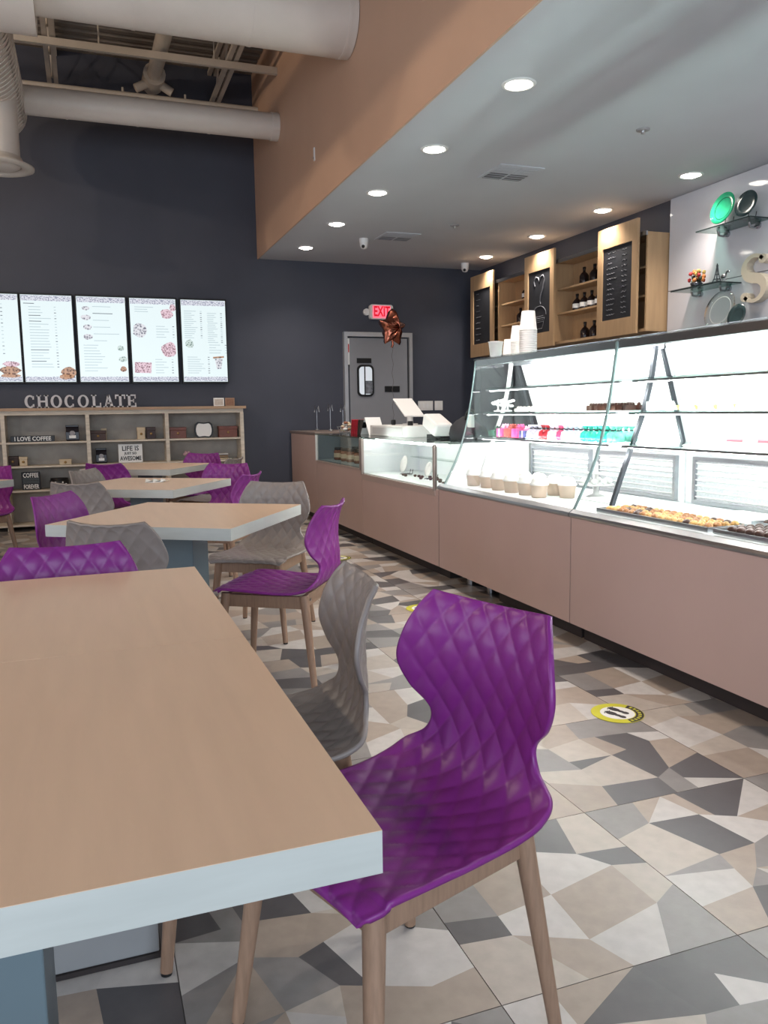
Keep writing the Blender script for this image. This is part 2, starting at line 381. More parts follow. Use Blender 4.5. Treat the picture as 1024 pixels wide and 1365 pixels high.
# ------------------------------------------------------------------ back wall: door, exit sign, switches
ALU = M('aluminium_frame', (190, 192, 196), .35, .6, noise=.03)
DOORG = M('grey_door', (138, 140, 146), .45, noise=.02)
door = MB().box(3.10, 3.875, YB-.05, YB-.012, .01, 2.13).build('door_1', DOORG, bevel=.004, **st)
fr = MB().box(3.03, 3.075, YB-.07, YB-.001, 0, 2.2).box(3.895, 3.94, YB-.07, YB-.001, 0, 2.2).box(3.075, 3.895, YB-.07, YB-.001, 2.145, 2.2).build('door_frame', ALU, door)
MB().box(3.076, 3.098, YB-.045, YB-.001, 0, 1.75).build('hinge_strip', DARKST, door)
MB().box(3.077, 3.1, YB-.06, YB-.046, 1.80, 2.12).build('sign_strip', PAPER, door)
MB().box(3.082, 3.094, YB-.063, YB-.0605, 1.95, 2.05).build('red_mark', M('red_print', (200, 40, 50), .6), door)
def rrect(x0, x1, z0, z1, r, n=6):
    pts = []
    for cx, cz, a0 in ((x1-r, z1-r, 0), (x0+r, z1-r, 90), (x0+r, z0+r, 180), (x1-r, z0+r, 270)):
        for k in range(n+1):
            a = math.radians(a0+90*k/n); pts.append((cx+r*math.cos(a), cz+r*math.sin(a)))
    return pts
def plate(poly, y0, y1): return MB().prism(poly, lambda a, b, d: (a, d, b), y0, y1)
g = plate(rrect(3.195, 3.415, 1.405, 1.80, .06), YB-.062, YB-.05).build('window_gasket', BLACK, door)
plate(rrect(3.22, 3.39, 1.43, 1.775, .045), YB-.066, YB-.0625).build('pane', M('glowing_door_pane', (206, 214, 222), .1, emit=(206, 214, 222), estr=.35), g)  # pane itself glows, standing in for the brightness seen through it
MB().box(3.285, 3.30, YB-.07, YB-.0665, 1.43, 1.775).box(3.30, 3.39, YB-.07, YB-.0665, 1.59, 1.60).build('muntin', BLACK, g)
MB().box(3.3, 3.388, YB-.069, YB-.0668, 1.44, 1.588).build('kitchen_shapes', M('kitchen_grey', (120, 124, 132), .5, noise=.5, nscale=25), g)
MB().box(3.195, 3.385, YB-.06, YB-.05, 1.82, 1.88).build('closer_plate', BLACK, door)
MB().box(3.56, 3.765, YB-.058, YB-.05, 1.46, 1.535).build('slot_plate', BLACK, door, bevel=.004)

t = thing('exit_sign', 'lit red exit sign with rounded white housing above the grey door', 'sign', (3.53, YB, 2.37))
plate(rrect(3.375, 3.68, 2.36, 2.54, .03), YB-.07, YB-.012).build('housing', WHITEPL, t)
plate(rrect(3.41, 3.645, 2.375, 2.525, .01), YB-.075, YB-.0705).build('lit_face', M('exit_face', (250, 150, 165), .5, emit=(255, 90, 115), estr=.62), t)
text_mesh('lettering', 'EXIT', M('exit_red', (190, 10, 35), .5, emit=(215, 12, 45), estr=.5), .17, .001, t, Matrix.Translation((-.002, -.077, .08)) @ FACE_CAM, sx=.62, bold=.004)
MB().cyl((3.345, YB-.03, 2.45), (3.345, YB-.001, 2.45), .042, n=20).build('mount', WHITEPL, t)
for x0, x1, k, lab in ((4.035, 4.245, 4, 'wide white four-gang switch plate right of the door'), (4.27, 4.385, 2, 'narrow white two-gang switch plate next to the wide one')):
    t = thing('switch_plate', lab, 'switch', ((x0+x1)/2, YB, 1.22))
    MB().box(x0, x1, YB-.01, YB-.001, 1.222, 1.343).build('plate', WHITEPL, t, bevel=.003)
    for q in range(k):
        c = x0+(x1-x0)*(q+.5)/k
        MB().box(c-.016, c+.016, YB-.014, YB-.0101, 1.25, 1.315).build('rocker', WHITE, t, bevel=.002)

# ------------------------------------------------------------------ star balloon
FOIL = M('copper_foil', (150, 88, 70), .2, 1, noise=.3, nscale=9, bump=.4, bscale=14)
bp_ = Vector((2.95, 7.75, 2.05))
t = thing('foil_balloon', 'crumpled copper star foil balloon floating on a ribbon over the counter', 'balloon', (bp_.x, bp_.y, 1.0), .5)
mb = MB(); star = []
for k in range(10):
    a = math.pi/2+k*math.pi/5; rr = .20 if k % 2 == 0 else .115; star.append((rr*math.cos(a), rr*math.sin(a)))
vs_, fs = [], []
NS = 6
ring = []
for k in range(10):
    (a, b), (c, d_) = star[k], star[(k+1) % 10]
    for q in range(4): ring.append((a+(c-a)*q/4, b+(d_-b)*q/4))
m_ = len(ring)
for side in (1, -1):
    o = len(vs_)
    for i in range(NS+1):
        s_ = 1-i/NS
        for (a, b) in ring:
            th = .085*math.sqrt(max(0, 1-s_**1.6))*(1+.25*math.sin(9*math.atan2(b, a)))
            vs_.append((a*s_, side*th, 1.05+b*s_))
    for i in range(NS):
        for k in range(m_):
            q = (o+i*m_+k, o+i*m_+(k+1) % m_, o+(i+1)*m_+(k+1) % m_, o+(i+1)*m_+k); fs.append(q if side == 1 else q[::-1])
b_ = MB().add(vs_, fs, True).build('star', FOIL, t, local=True); b_.rotation_euler = (0, 0, 0)
MB().tube([(.0, 0, .94), (.01, .0, .89), (.0, .01, .86)], .012, 8).build('neck', FOIL, t, local=True)
MB().tube([(.0, .01, .86-.085*k+0) if k % 2 else (.012, .0, .86-.085*k) for k in range(11)], .0022, 5).build('ribbon', M('ribbon', (90, 84, 84), .4), t, local=True)

# ------------------------------------------------------------------ menu screens
SCR = M('screen_white', (20, 20, 20), .25, emit=(236, 250, 252), estr=.66)
def scr_mat(name, c1, c2, scale, e=.6):
    m = M(name, (20, 20, 20), .3, emit=(255, 255, 255), estr=e); nt = m.node_tree; b = nt.nodes['Principled BSDF']
    tc = nt.nodes.new('ShaderNodeTexCoord'); v = nt.nodes.new('ShaderNodeTexVoronoi'); v.inputs['Scale'].default_value = scale
    cr = nt.nodes.new('ShaderNodeValToRGB'); cr.color_ramp.elements[0].position = .15; cr.color_ramp.elements[1].position = .6
    cr.color_ramp.elements[0].color = (*lin(c1), 1); cr.color_ramp.elements[1].color = (*lin(c2), 1)
    nt.links.new(tc.outputs['Object'], v.inputs['Vector']); nt.links.new(v.outputs['Distance'], cr.inputs[0]); nt.links.new(cr.outputs[0], b.inputs['Emission Color'])
    return m
BORD = scr_mat('screen_border', (96, 104, 140), (238, 240, 250), 75)
TXT = M('screen_text', (20, 20, 20), .3, emit=(196, 214, 220), estr=.62)
TXTD = M('screen_text_dark', (20, 20, 20), .3, emit=(96, 104, 116), estr=.6)
PB = scr_mat('picture_brown', (70, 36, 28), (206, 160, 130), 40)
PG = scr_mat('picture_grey', (80, 80, 104), (240, 240, 246), 42)
PM = scr_mat('picture_maroon', (96, 24, 48), (246, 214, 226), 60)
PGR = scr_mat('picture_green', (90, 120, 110), (220, 236, 232), 50)
YS = YB-.085
def blob(cx, cz, rx, rz_, n=14, wob=.12): return [(cx+rx*(1+R.uniform(-wob, wob))*math.cos(2*math.pi*k/n), cz+rz_*(1+R.uniform(-wob, wob))*math.sin(2*math.pi*k/n)) for k in range(n)]
def screen(x0, x1, label, pics, text):
    z0, z1 = 1.592, 2.518; W_ = x1-x0
    t = thing('menu_screen', label, 'screen', ((x0+x1)/2, YB, z0), group='menu screens on the charcoal wall')
    MB().box(x0-.013, x1+.013, YS+.004, YB-.02, z0-.02, z1+.02).build('housing', BLACK, t, bevel=.004)
    MB().box(x0+.1, x1-.1, YB-.0199, YB-.001, z0+.3, z1-.3).build('wall_mount', DARKST, t)
    s = MB().box(x0, x1, YS, YS+.0035, z0, z1).build('display', SCR, t)
    m = MB()
    m.box(x0+.004, x1-.004, YS-.001, YS-.0002, z1-.062, z1-.006).build('pattern_border', BORD, s)
    MB().box(x0+.004, x1-.004, YS-.001, YS-.0002, z0+.006, z0+.055).build('pattern_border', BORD, s)
    m = MB(); md = MB()
    for (u0, u1, v, dark) in text:
        (md if dark else m).box(x0+u0*W_, x0+u1*W_, YS-.001, YS-.0002, z0+v-.0035, z0+v+.0035)
    if m.v: m.build('menu_text', TXT, s, kind='stuff')
    if md.v: md.build('menu_heading', TXTD, s, kind='stuff')
    for (shape, mat) in pics:
        MB().prism([(x0+a*W_, z0+b) for a, b in shape], lambda a, b, d: (a, d, b), YS-.0012, YS-.0004).build('picture', mat, s)
def lines(u0, u1, v0, v1, n, price=True, dark=0):
    L = []
    for k in range(n):
        v = v0+(v1-v0)*k/max(1, n-1); L.append((u0, u0+(u1-u0)*R.uniform(.5, 1), v, R.random() < dark))
        if price: L.append((u1+.06, u1+.1, v, R.random() < .5))
    return L
screen(-1.15, -.631, 'menu screen with a sandwich picture, above the bookcase end with the loving-coffee block',
       [(blob(.78, .12, .2, .045), PB), (blob(.8, .19, .16, .03), PM), (blob(.78, .065, .2, .02), PB)], lines(.08, .6, .3, .82, 14, dark=.1))
screen(-.602, -.09, 'menu screen of text lines with a pastry picture in its bottom corner',
       [(blob(.86, .1, .15, .06), PB), (blob(.82, .055, .15, .03), PB)], lines(.14, .58, .16, .80, 22, dark=.1)+[(.05, .26, .835, True)])
screen(-.043, .468, 'menu screen with a column of four cups down one side',
       [(blob(.18, .80, .08, .022), PG), (blob(.18, .70, .1, .03), PG), (blob(.2, .595, .09, .03), PG), (blob(.2, .49, .1, .03), PG),
        (blob(.86, .37, .07, .03), PGR), (blob(.9, .25, .09, .03), PGR), (blob(.9, .14, .07, .03), PB)], lines(.32, .85, .45, .82, 6, False, .2)+lines(.1, .6, .12, .4, 10, False))
screen(.516, 1.017, 'menu screen with four pictures of chocolate treats',
       [(blob(.2, .57, .17, .075, 10, .2), PG), (blob(.8, .76, .14, .055), PM), (blob(.93, .83, .07, .04), PM), (blob(.82, .36, .17, .085), PM), ([(.04, .10), (.4, .095), (.42, .215), (.05, .22)], PM)],
       lines(.1, .6, .78, .83, 3, False)+lines(.55, .85, .5, .62, 5)+lines(.5, .8, .1, .25, 6))
screen(1.076, 1.58, 'menu screen at the end of the row with a takeaway cup picture',
       [(blob(.16, .43, .09, .05), PGR), ([(.68, .265), (.93, .275), (.93, .295), (.68, .285)], PB), ([(.72, .26), (.9, .265), (.86, .15), (.76, .145)], PG)],
       lines(.06, .36, .5, .80, 14)+lines(.58, .82, .45, .78, 16)+lines(.1, .5, .1, .28, 8)+lines(.6, .9, .33, .42, 4))

# ------------------------------------------------------------------ bookcase
BY0, BY1, BT = 9.35, 9.66, 1.305
t = thing('bookcase', 'low wide whitewashed bookcase standing against the charcoal wall', 'bookcase', (0, 9.5, 0))
MB().box(-1.73, 1.73, BY0-.03, BY1, BT-.03, BT).build('top', M('bookcase_top', (176, 146, 118), .5, noise=.12, nscale=6, stretch=(.4, 3, 1)), t)
MB().box(-1.70, 1.70, BY0, BY0+.02, BT-.075, BT-.03).build('top_rail', WHITEWASH, t)
for x in (-1.68, -.84, 0, .838, 1.682): MB().box(x-.02, x+.02, BY0, BY1-.012, .0, BT-.0751 if abs(x) < 1.6 else BT-.0751).build('divider', WHITEWASH, t)
for k, x in enumerate((-1.68, -.84, 0, .838)):
    x1 = (-.84, 0, .838, 1.682)[k]
    for z in (.945, .69, .43, .06):
        MB().box(x+.0205, x1-.0205, BY0+.006, BY1-.0125, z-.018, z).build('shelf', WHITEWASH, t)
MB().box(-1.70, 1.70, BY1-.012, BY1, .0, BT-.03).build('back_panel', PLASTER, t)
BR = M('brown_box', (70, 48, 40), .5, noise=.2, nscale=12); RB = M('red_brown_box', (112, 60, 46), .4, noise=.2, nscale=12); DB = M('dark_brown_box', (54, 32, 28), .45, noise=.2)
def shelf_x(px, py): return at(px, py, 'y', BY0+.12).x
def bbox_item(name, px0, px1, pyt, pyb, base, mat, label, cat, depth=.1, y0=9.42, lid=None, tilt=0):
    x0, x1 = at(px0, pyb, 'y', y0).x, at(px1, pyb, 'y', y0).x; h = at((px0+px1)/2, pyt, 'y', y0).z-at((px0+px1)/2, pyb, 'y', y0).z
    t = thing(name, label, cat, ((x0+x1)/2, y0, base))
    return t, x0, x1, h
def gift_box(px0, px1, pyt, pyb, base, mat, label, lidmat=None, y0=9.42, depth=.12):
    t, x0, x1, h = bbox_item('gift_box', px0, px1, pyt, pyb, base, mat, label, 'box', y0=y0)
    MB().box(x0+.004, x1-.004, y0+.004, y0+depth-.004, base+.001, base+h*.72).build('body', mat, t, bevel=.003)
    MB().box(x0, x1, y0, y0+depth, base+h*.72, base+h).build('lid', lidmat or mat, t, bevel=.003)
    MB().ball(((x0+x1)/2, y0-.002, base+h*.45), .014, sc=(1, .3, 1)).build('seal', M('gold_seal', (150, 116, 70), .3, .7), t)
def coffee_bag(px0, px1, pyt, pyb, base, label, y0=9.43):
    t, x0, x1, h = bbox_item('coffee_bag', px0, px1, pyt, pyb, base, BLACK, label, 'bag', y0=y0)
    W_ = x1-x0; c = (x0+x1)/2; vs_ = []; 
    for z, w_, d_ in ((0, .92, .07), (.1, 1, .08), (.55, 1, .075), (.8, .97, .04), (.88, .97, .012), (1, .98, .010)):
        for sx, sy in ((-1, -1), (1, -1), (1, 1), (-1, 1)): vs_.append((c+sx*w_*W_/2, y0+.04+sy*d_/2, base+.001+z*h))
    fs = [(4*i+k, 4*i+(k+1) % 4, 4*i+4+(k+1) % 4, 4*i+4+k) for i in range(5) for k in range(4)]+[(3, 2, 1, 0), (20, 21, 22, 23)]
    MB().add(vs_, fs).build('pouch', M('black_foil', (30, 28, 36), .3, noise=.2), t, bevel=.004)
    MB().box(c-.25*W_, c+.25*W_, y0-.004, y0+.006, base+.18*h, base+.36*h).build('label', PAPER, t)
    plate(blob(c, base+.5*h, .2*W_, .2*W_, 16, 0), y0-.003, y0+.006).build('emblem', M('emblem_grey', (150, 148, 152), .6, noise=.4, nscale=60), t)
Z1, Z2, Z3 = .945, .69, .43
def word_block(name, px0, px1, base, h, rows, label, mat, tmat, y0=9.42, extra=None, d=.03):
    x0, x1 = at(px0, 585, 'y', y0).x, at(px1, 585, 'y', y0).x
    t = thing(name, label, 'sign', ((x0+x1)/2, y0, base))
    MB().box(x0, x1, y0, y0+d, base+.001, base+h).build('block', mat, t, bevel=.002)
    for body, v, size, sx in rows:
        text_mesh('lettering', body, tmat, size, .0012, t, Matrix.Translation((0, -.0013, v*h)) @ FACE_CAM, sx=sx, bold=.0012)
    return t, x0, x1
word_block('word_block', 14, 73, Z1, .066, [('I LOVE COFFEE', .5, .062, .88)], 'black wooden block lettered I love coffee on the top shelf', BLACK, PAPER)
coffee_bag(88, 106, 565, 586, Z1, 'black coffee bag next to the I love coffee block')
gift_box(120, 142, 571, 584, Z1, BR, 'dark brown gift box beside the divider on the top shelf')
x = shelf_x(139, 584)
solo('greeting_card', MB().box(-.03, .03, 0, .003, .001, .13), CREAM, (x, 9.56, Z1), 'cream card leaning behind the dark brown gift box', 'card')
gift_box(183, 194, 566, 582, Z1, CREAM, 'cream box standing beside a dark box in the middle bay', depth=.09, y0=9.45)
gift_box(195.5, 208, 566, 582, Z1, DB, 'near black chocolate box standing beside a cream box', depth=.09, y0=9.45)
gift_box(226, 249, 566, 581, Z1, RB, 'red-brown gift box left of the white framed plaque')
gift_box(292, 317, 564, 579, Z1, RB, 'red-brown gift box right of the white framed plaque')
# ornate plaque
xa, xb = at(260, 580, 'y', 9.45).x, at(284, 580, 'y', 9.45).x; c = (xa+xb)/2; hw = (xb-xa)/2
t = thing('plaque', 'white plaque with a dark scalloped frame on the top shelf', 'plaque', (c, 9.45, Z1))
sc_ = [(c+hw*(1+.06*math.cos(4*a))*max(-1, min(1, 1.25*math.cos(a))), Z1+.09+.088*max(-1, min(1, 1.25*math.sin(a)))*(1+.04*math.cos(6*a))) for a in [2*math.pi*k/40 for k in range(40)]]
plate(sc_, 9.45, 9.47).build('frame', BLACK, t)
plate([(c+(a-c)*.82, Z1+.09+(b-Z1-.09)*.82) for a, b in sc_], 9.444, 9.4495).build('face', PAPER, t)
# middle row
gift_box(25.5, 37, 606, 618, Z2, CREAM, 'cream box on the middle shelf above the coffee forever sign', y0=9.45, depth=.08)
gift_box(9, 25, 605, 618, Z2, BR, 'dark brown box on the middle shelf by the cream box', y0=9.48, depth=.1)
gift_box(79, 96, 612, 619, Z2, CREAM, 'flat cream carton on the middle shelf', y0=9.45, depth=.1)
coffee_bag(128, 143, 593, 613, Z2, 'black coffee bag beside the white lettered sign')
word_block('wall_sign', 157, 189, Z2, .205, [('LIFE IS', .76, .074, .92), ('JUST SO', .5, .036, 1.0), ('AWESOME', .22, .066, .72)], 'square white sign with black lettering in the middle bay', PAPER, BLACK)
xa = at(250, 611, 'y', 9.5).x
t = thing('flower_bunch', 'small bunch of pale pink paper flowers on the middle shelf', 'flowers', (xa, 9.5, Z2))
for k in range(6):
    a = k*1.05; q = Vector((xa+.03*math.cos(a), 9.5+.02*math.sin(a), Z2+.07+.01*(k % 3)))
    MB().ball(q, .017, 8, 6, lump=.12).build('bloom', M('pale_pink', (206, 170, 176), .7), t); MB().cyl((xa, 9.5, Z2+.001), q, .003, n=6).build('stem', M('stem_green', (92, 104, 70), .6), t)
xa, xb = at(286, 610, 'y', 9.44).x, at(305, 610, 'y', 9.44).x
for k, (h0, h1, mt, off, lb) in enumerate(((0, .022, CREAM, 0, 'cream book at the bottom of a small stack'), (.0225, .05, M('tan_book', (150, 128, 104), .6, noise=.1), .01, 'tan book in the middle of a small stack'), (.0505, .07, PAPER, .004, 'white book on top of a small stack'))):
    t = thing('book', lb+' on the middle shelf', 'book', ((xa+xb)/2, 9.45, Z2))
    MB().box(xa+off, xb-off, 9.44, 9.56, Z2+.001+h0, Z2+.001+h0+.004).box(xa+off, xb-off, 9.44, 9.56, Z2+h1-.004, Z2+h1).box(xa+off, xb-off, 9.44, 9.446, Z2+h0+.001, Z2+h1).build('cover', mt, t)
    MB().box(xa+off+.004, xb-off-.004, 9.4465, 9.555, Z2+h0+.0052, Z2+h1-.0042).build('pages', PAPER, t)
# bottom row
ct, x0, x1 = word_block('wall_sign', 25, 50, Z3, .195, [('COFFEE', .8, .068, .66), ('FOREVER', .17, .066, .56)], 'black sign lettered coffee forever with thin lines between', M('slate_sign', (34, 38, 44), .6, noise=.2), PAPER)
for k in range(4): MB().box(x0+.012, x1-.012, 9.4185, 9.4199, Z3+.075+.016*k, Z3+.079+.016*k).build('line', M('slate_line', (110, 122, 126), .6), ct)
xa, xb = at(66, 642, 'y', 9.42).x, at(92, 642, 'y', 9.42).x
t = thing('gift_tin', 'round-sided black tin with pale dots on the low shelf', 'tin', ((xa+xb)/2, 9.5, Z3))
c = (xa+xb)/2; hw = (xb-xa)/2
MB().lathe([(0, .001), (hw*.85, .001), (hw, .05), (hw, .085), (hw*.9, .1), (0, .1)], 28, (c, 9.5, Z3)).build('body', BLACK, t)
MB().lathe([(hw*.92, .1), (hw*.92, .112), (0, .114)], 28, (c, 9.5, Z3)).build('lid', BLACK, t)
for k in range(5):
    a = math.radians(225+k*22); MB().ball((c+hw*math.cos(a), 9.5+hw*math.sin(a), Z3+.05+.02*(k % 2)), .009).build('dot', PAPER, t)
# on top
for px0, px1, pyt, mt, lab in ((285, 299, 530, PAPER, 'small white photo frame standing on the bookcase top'), (300.5, 313, 531, M('tan_card', (158, 126, 104), .6), 'small tan photo frame standing on the bookcase top')):
    xa, xb = at(px0, 541, 'y', 9.5).x, at(px1, 541, 'y', 9.5).x
    t = thing('photo_frame', lab, 'frame', ((xa+xb)/2, 9.5, BT))
    MB().box(xa, xb, 9.5, 9.512, BT+.001, BT+.095).build('frame', mt, t, bevel=.003)
    MB().box(xa+.012, xb-.012, 9.4985, 9.4999, BT+.014, BT+.082).build('picture', M('frame_print_'+lab[6:9], (196, 186, 176) if mt is PAPER else (140, 104, 84), .6, noise=.15, nscale=40), t)
    MB().box((xa+xb)/2-.01, (xa+xb)/2+.01, 9.5125, 9.56, BT+.001, BT+.006).build('foot', BLACK, t)
# slab-serif letters C H O C O L A T E
LETM = M('galvanised_letter', (206, 204, 206), .4, noise=.1, nscale=30)
def arc(cx, cz, rx, rz_, a0, a1, wx, wz, n=20):
    """curved stroke as quads in (x, z): outer ellipse minus inner"""
    q = []
    for k in range(n):
        A = [math.radians(a0+(a1-a0)*(k+j)/n) for j in (0, 1)]
        q.append([(cx+rx*math.cos(A[0]), cz+rz_*math.sin(A[0])), (cx+rx*math.cos(A[1]), cz+rz_*math.sin(A[1])), (cx+(rx-wx)*math.cos(A[1]), cz+(rz_-wz)*math.sin(A[1])), (cx+(rx-wx)*math.cos(A[0]), cz+(rz_-wz)*math.sin(A[0]))])
    return q
def rect(x0, x1, z0, z1): return [[(x0, z0), (x1, z0), (x1, z1), (x0, z1)]]
def letter(ch):
    st_, th = .30, .13     # stem and thin widths for a unit-high letter, width ~.75
    if ch == 'C': return arc(0, .5, .40, .5, 50, 310, .20, .12)+rect(.18, .30, .66, .92)+rect(.18, .30, .08, .30)
    if ch == 'O': return arc(0, .5, .42, .5, 0, 360, .20, .11, 28)
    if ch == 'H': return rect(-.36, -.18, 0, 1)+rect(.18, .36, 0, 1)+rect(-.2, .2, .44, .57)+[q for x in (-.27, .27) for z in (0, .9) for q in rect(x-.16, x+.16, z, z+.1)]
    if ch == 'L': return rect(-.28, -.08, 0, 1)+rect(-.38, .02, .9, 1)+rect(-.38, .36, 0, .12)+rect(.26, .36, .1, .36)
    if ch == 'A': return [[(-.34, 0), (-.22, 0), (.06, 1), (-.08, 1)], [(.14, 0), (.36, 0), (.08, 1), (-.1, 1)]]+rect(-.2, .22, .28, .38)+rect(-.44, -.1, 0, .09)+rect(.06, .46, 0, .09)
    if ch == 'T': return rect(-.1, .1, 0, 1)+rect(-.4, .4, .88, 1)+rect(-.4, -.3, .66, .9)+rect(.3, .4, .66, .9)+rect(-.22, .22, 0, .1)
    if ch == 'E': return rect(-.28, -.08, 0, 1)+rect(-.38, .34, .89, 1)+rect(-.38, .36, 0, .11)+rect(-.1, .18, .45, .56)+rect(.25, .34, .68, .9)+rect(.26, .36, .1, .34)+rect(.12, .2, .36, .64)
H_ = .138
for k, (ch, px) in enumerate(zip('CHOCOLATE', (40, 57, 75, 93, 111, 128.5, 145, 160.5, 175.5))):
    xc = at(px, 535, 'y', 9.42).x; m = MB()
    for q in letter(ch): m.prism([(a*H_*.98, b*H_) for a, b in q], lambda a, b, d: (a, d, b+.001), 0, .022)
    occ = {0: 'first of the two', 3: 'second of the two', 2: 'first of the two', 4: 'second of the two'}.get(k)
    lab = ('pale standing letter %s on the bookcase top, %s in the word chocolate' % (ch, occ)) if occ else 'pale standing slab-serif letter %s in the word chocolate on the bookcase' % ch
    solo('standing_letter', m, LETM, (xc, 9.42, BT), lab, 'letter', 'letters spelling chocolate')

# ------------------------------------------------------------------ tables
TH, TT = .75, .052
def table_parts(t, cx, cy, sx, sy, rz, col, colmat):
    m = Matrix.Translation((cx, cy, 0)) @ Matrix.Rotation(rz, 4, 'Z')
    def lb(mb): mb.v = [tuple(m @ Vector(p)) for p in mb.v]; return mb
    lb(MB().box(-sx/2, sx/2, -sy/2, sy/2, TH-.0006, TH)).build('laminate_top', MAPLE, t)
    lb(MB().box(-sx/2, sx/2, -sy/2, sy/2, TH-TT, TH-.0007)).build('edge_slab', EDGEM, t)
    (x0, x1, y0, y1) = col
    lb(MB().box(x0, x1, y0, y1, .012, TH-TT-.001)).build('pedestal', colmat, t, bevel=.003)
    lb(MB().box(x0-.005, x1+.005, y0-.005, y1+.005, 0, .0115)).build('foot_plate', KICK if colmat is GREYBOX else DARKST, t)
    return t
XT0, XT1 = -.585, .287
t = thing('dining_table', 'maple-top table with blue-grey pedestal and pale thick edge, purple chair tucked at its long side', 'table', (-.15, 1.23, 0))
table_parts(t, (XT0+XT1)/2, (.806+1.660)/2, XT1-XT0, 1.660-.806, 0, (-.11, .05, -.1, .08), BLUECOL)
t = thing('dining_table', 'maple-top table on a wide grey box base, pushed against another table', 'table', (-.15, 2.08, 0))
table_parts(t, (XT0+XT1)/2, (1.6615+2.505)/2, XT1-XT0, 2.505-1.6615, 0, (-.30, .235, -.323, -.13), GREYBOX)
ROT = math.radians(-33.5)
U = Vector((math.cos(ROT), math.sin(ROT), 0)); V = Vector((-math.sin(ROT), math.cos(ROT), 0))
TB = {'T2': Vector((.405, 3.885, 0)), 'T3': Vector((.355, 5.745, 0)), 'T4': Vector((.515, 7.68, 0)), 'T5': Vector((-1.15, 6.5, 0))}
for k, lab in (('T2', 'square maple-top table set askew between two purple and two grey chairs'),
               ('T3', 'square maple-top table set askew with a crumpled napkin on it'),
               ('T4', 'square pale-top table set askew closest to the bookcase'),
               ('T5', 'square pale-top table in front of a purple chair by the coffee forever sign')):
    c = TB[k]; t = thing('dining_table', lab, 'table', c)
    table_parts(t, c.x, c.y, .872, .872, ROT, (-.08, .08, -.08, .08), BLUECOL)
# crumpled napkin on table three
q = TB['T3']; mb = MB()
for k in range(3):
    vs_ = [(R.uniform(-.06, .06), R.uniform(-.04, .04), .003+R.uniform(0, .022)) for _ in range(4)]
    mb.add([(-.07+.05*k, -.03, .002), (-.02+.05*k, -.04, .02), (.0+.05*k, .035, .006), (-.06+.05*k, .03, .024)], [(0, 1, 2), (0, 2, 3)], False)
mb.prism(blob(0, 0, .06, .035, 12, .2), lambda a, b, d: (a, b, d), .0005, .005)
solo('paper_napkin', mb, PAPER, at(207, 643, 'z', TH), 'crumpled white paper napkin lying on the table set askew', 'napkin')

# ------------------------------------------------------------------ chairs
PROF = [(.222, .432), (.212, .447), (.17, .452), (.10, .448), (.02, .441), (-.07, .436), (-.14, .437), (-.20, .447), (-.242, .471), (-.263, .510), (-.270, .557), (-.268, .61), (-.265, .67), (-.271, .735), (-.286, .79), (-.303, .825)]
HALF = [.196, .212, .222, .226, .226, .222, .222, .220, .206, .158, .146, .192, .217, .205, .182, .160]
def spline(arr, t):
    n = len(arr)-1; x = t*n; i = min(int(x), n-1); f = x-i
    g = lambda k: arr[max(0, min(n, k))]
    p0, p1, p2, p3 = g(i-1), g(i), g(i+1), g(i+2)
    h = lambda a, b, c, d: .5*((2*b)+(-a+c)*f+(2*a-5*b+4*c-d)*f*f+(-a+3*b-3*c+d)*f**3)
    return tuple(h(*z) for z in zip(p0, p1, p2, p3)) if isinstance(p0, tuple) else h(p0, p1, p2, p3)
def shell():
    NV, NU, T_ = 168, 88, .011
    S = [0]; prev = spline(PROF, 0)
    for j in range(1, NV+1):
        c = spline(PROF, j/NV); S.append(S[-1]+math.hypot(c[0]-prev[0], c[1]-prev[1])); prev = c
    def base(j, i):
        t = j/NV; y, z = spline(PROF, t); hw = spline(HALF, t); u = -1+2*i/NU; x = u*hw
        bk = max(0, min(1, (z-.445)/.17)) if t > .4 else 0; bk = bk*bk*(3-2*bk)
        seat = 1-bk
        y += bk*.05*abs(x/.21)**2.0 - bk*.012
        z += seat*(.012*abs(x/.22)**3*(1 if t > .25 else t/.25)) - (seat*.01*abs(u)**4 if t < .12 else 0)
        if t > .93: z -= .012*max(0, (t-.93)/.07)*(1-abs(u)**2)    # top edge dips slightly in the middle
        return Vector((x, y, z))
    P = [[base(j, i) for i in range(NU+1)] for j in range(NV+1)]
    def nrm(j, i):
        a = P[min(j+1, NV)][i]-P[max(j-1, 0)][i]; b = P[j][min(i+1, NU)]-P[j][max(i-1, 0)]
        return a.cross(b).normalized()
    top, bot = [], []
    for j in range(NV+1):
        for i in range(NU+1):
            n = nrm(j, i); p = P[j][i]
            a = p.x/.062+S[j]/.088; b = p.x/.062-S[j]/.088
            q = math.sqrt(abs(math.sin(math.pi*a)*math.sin(math.pi*b)))
            edge = min(1, min(i, NU-i)/3, min(j, NV-j)/3)
            d = (.0052 if S[j] < .5 else .0062)*(q-.5)*edge
            top.append(p+n*d); bot.append(p-n*(T_-d*.9) if edge else p-n*T_)
    m = MB(); w_ = NU+1; N = len(top); vs_ = top+bot; fs = []
    for j in range(NV):
        for i in range(NU):
            a = j*w_+i; fs.append((a, a+1, a+w_+1, a+w_)); fs.append((N+a, N+a+w_, N+a+w_+1, N+a+1))
    for j in range(NV):
        for i, s in ((0, 1), (NU, -1)):
            a, b = j*w_+i, (j+1)*w_+i; fs.append((a, b, N+b, N+a) if s > 0 else (a, N+a, N+b, b))
    for i in range(NU):
        a, b = i, i+1; fs.append((a, N+a, N+b, b)); a, b = NV*w_+i, NV*w_+i+1; fs.append((a, b, N+b, N+a))
    return m.add(vs_, fs, True)
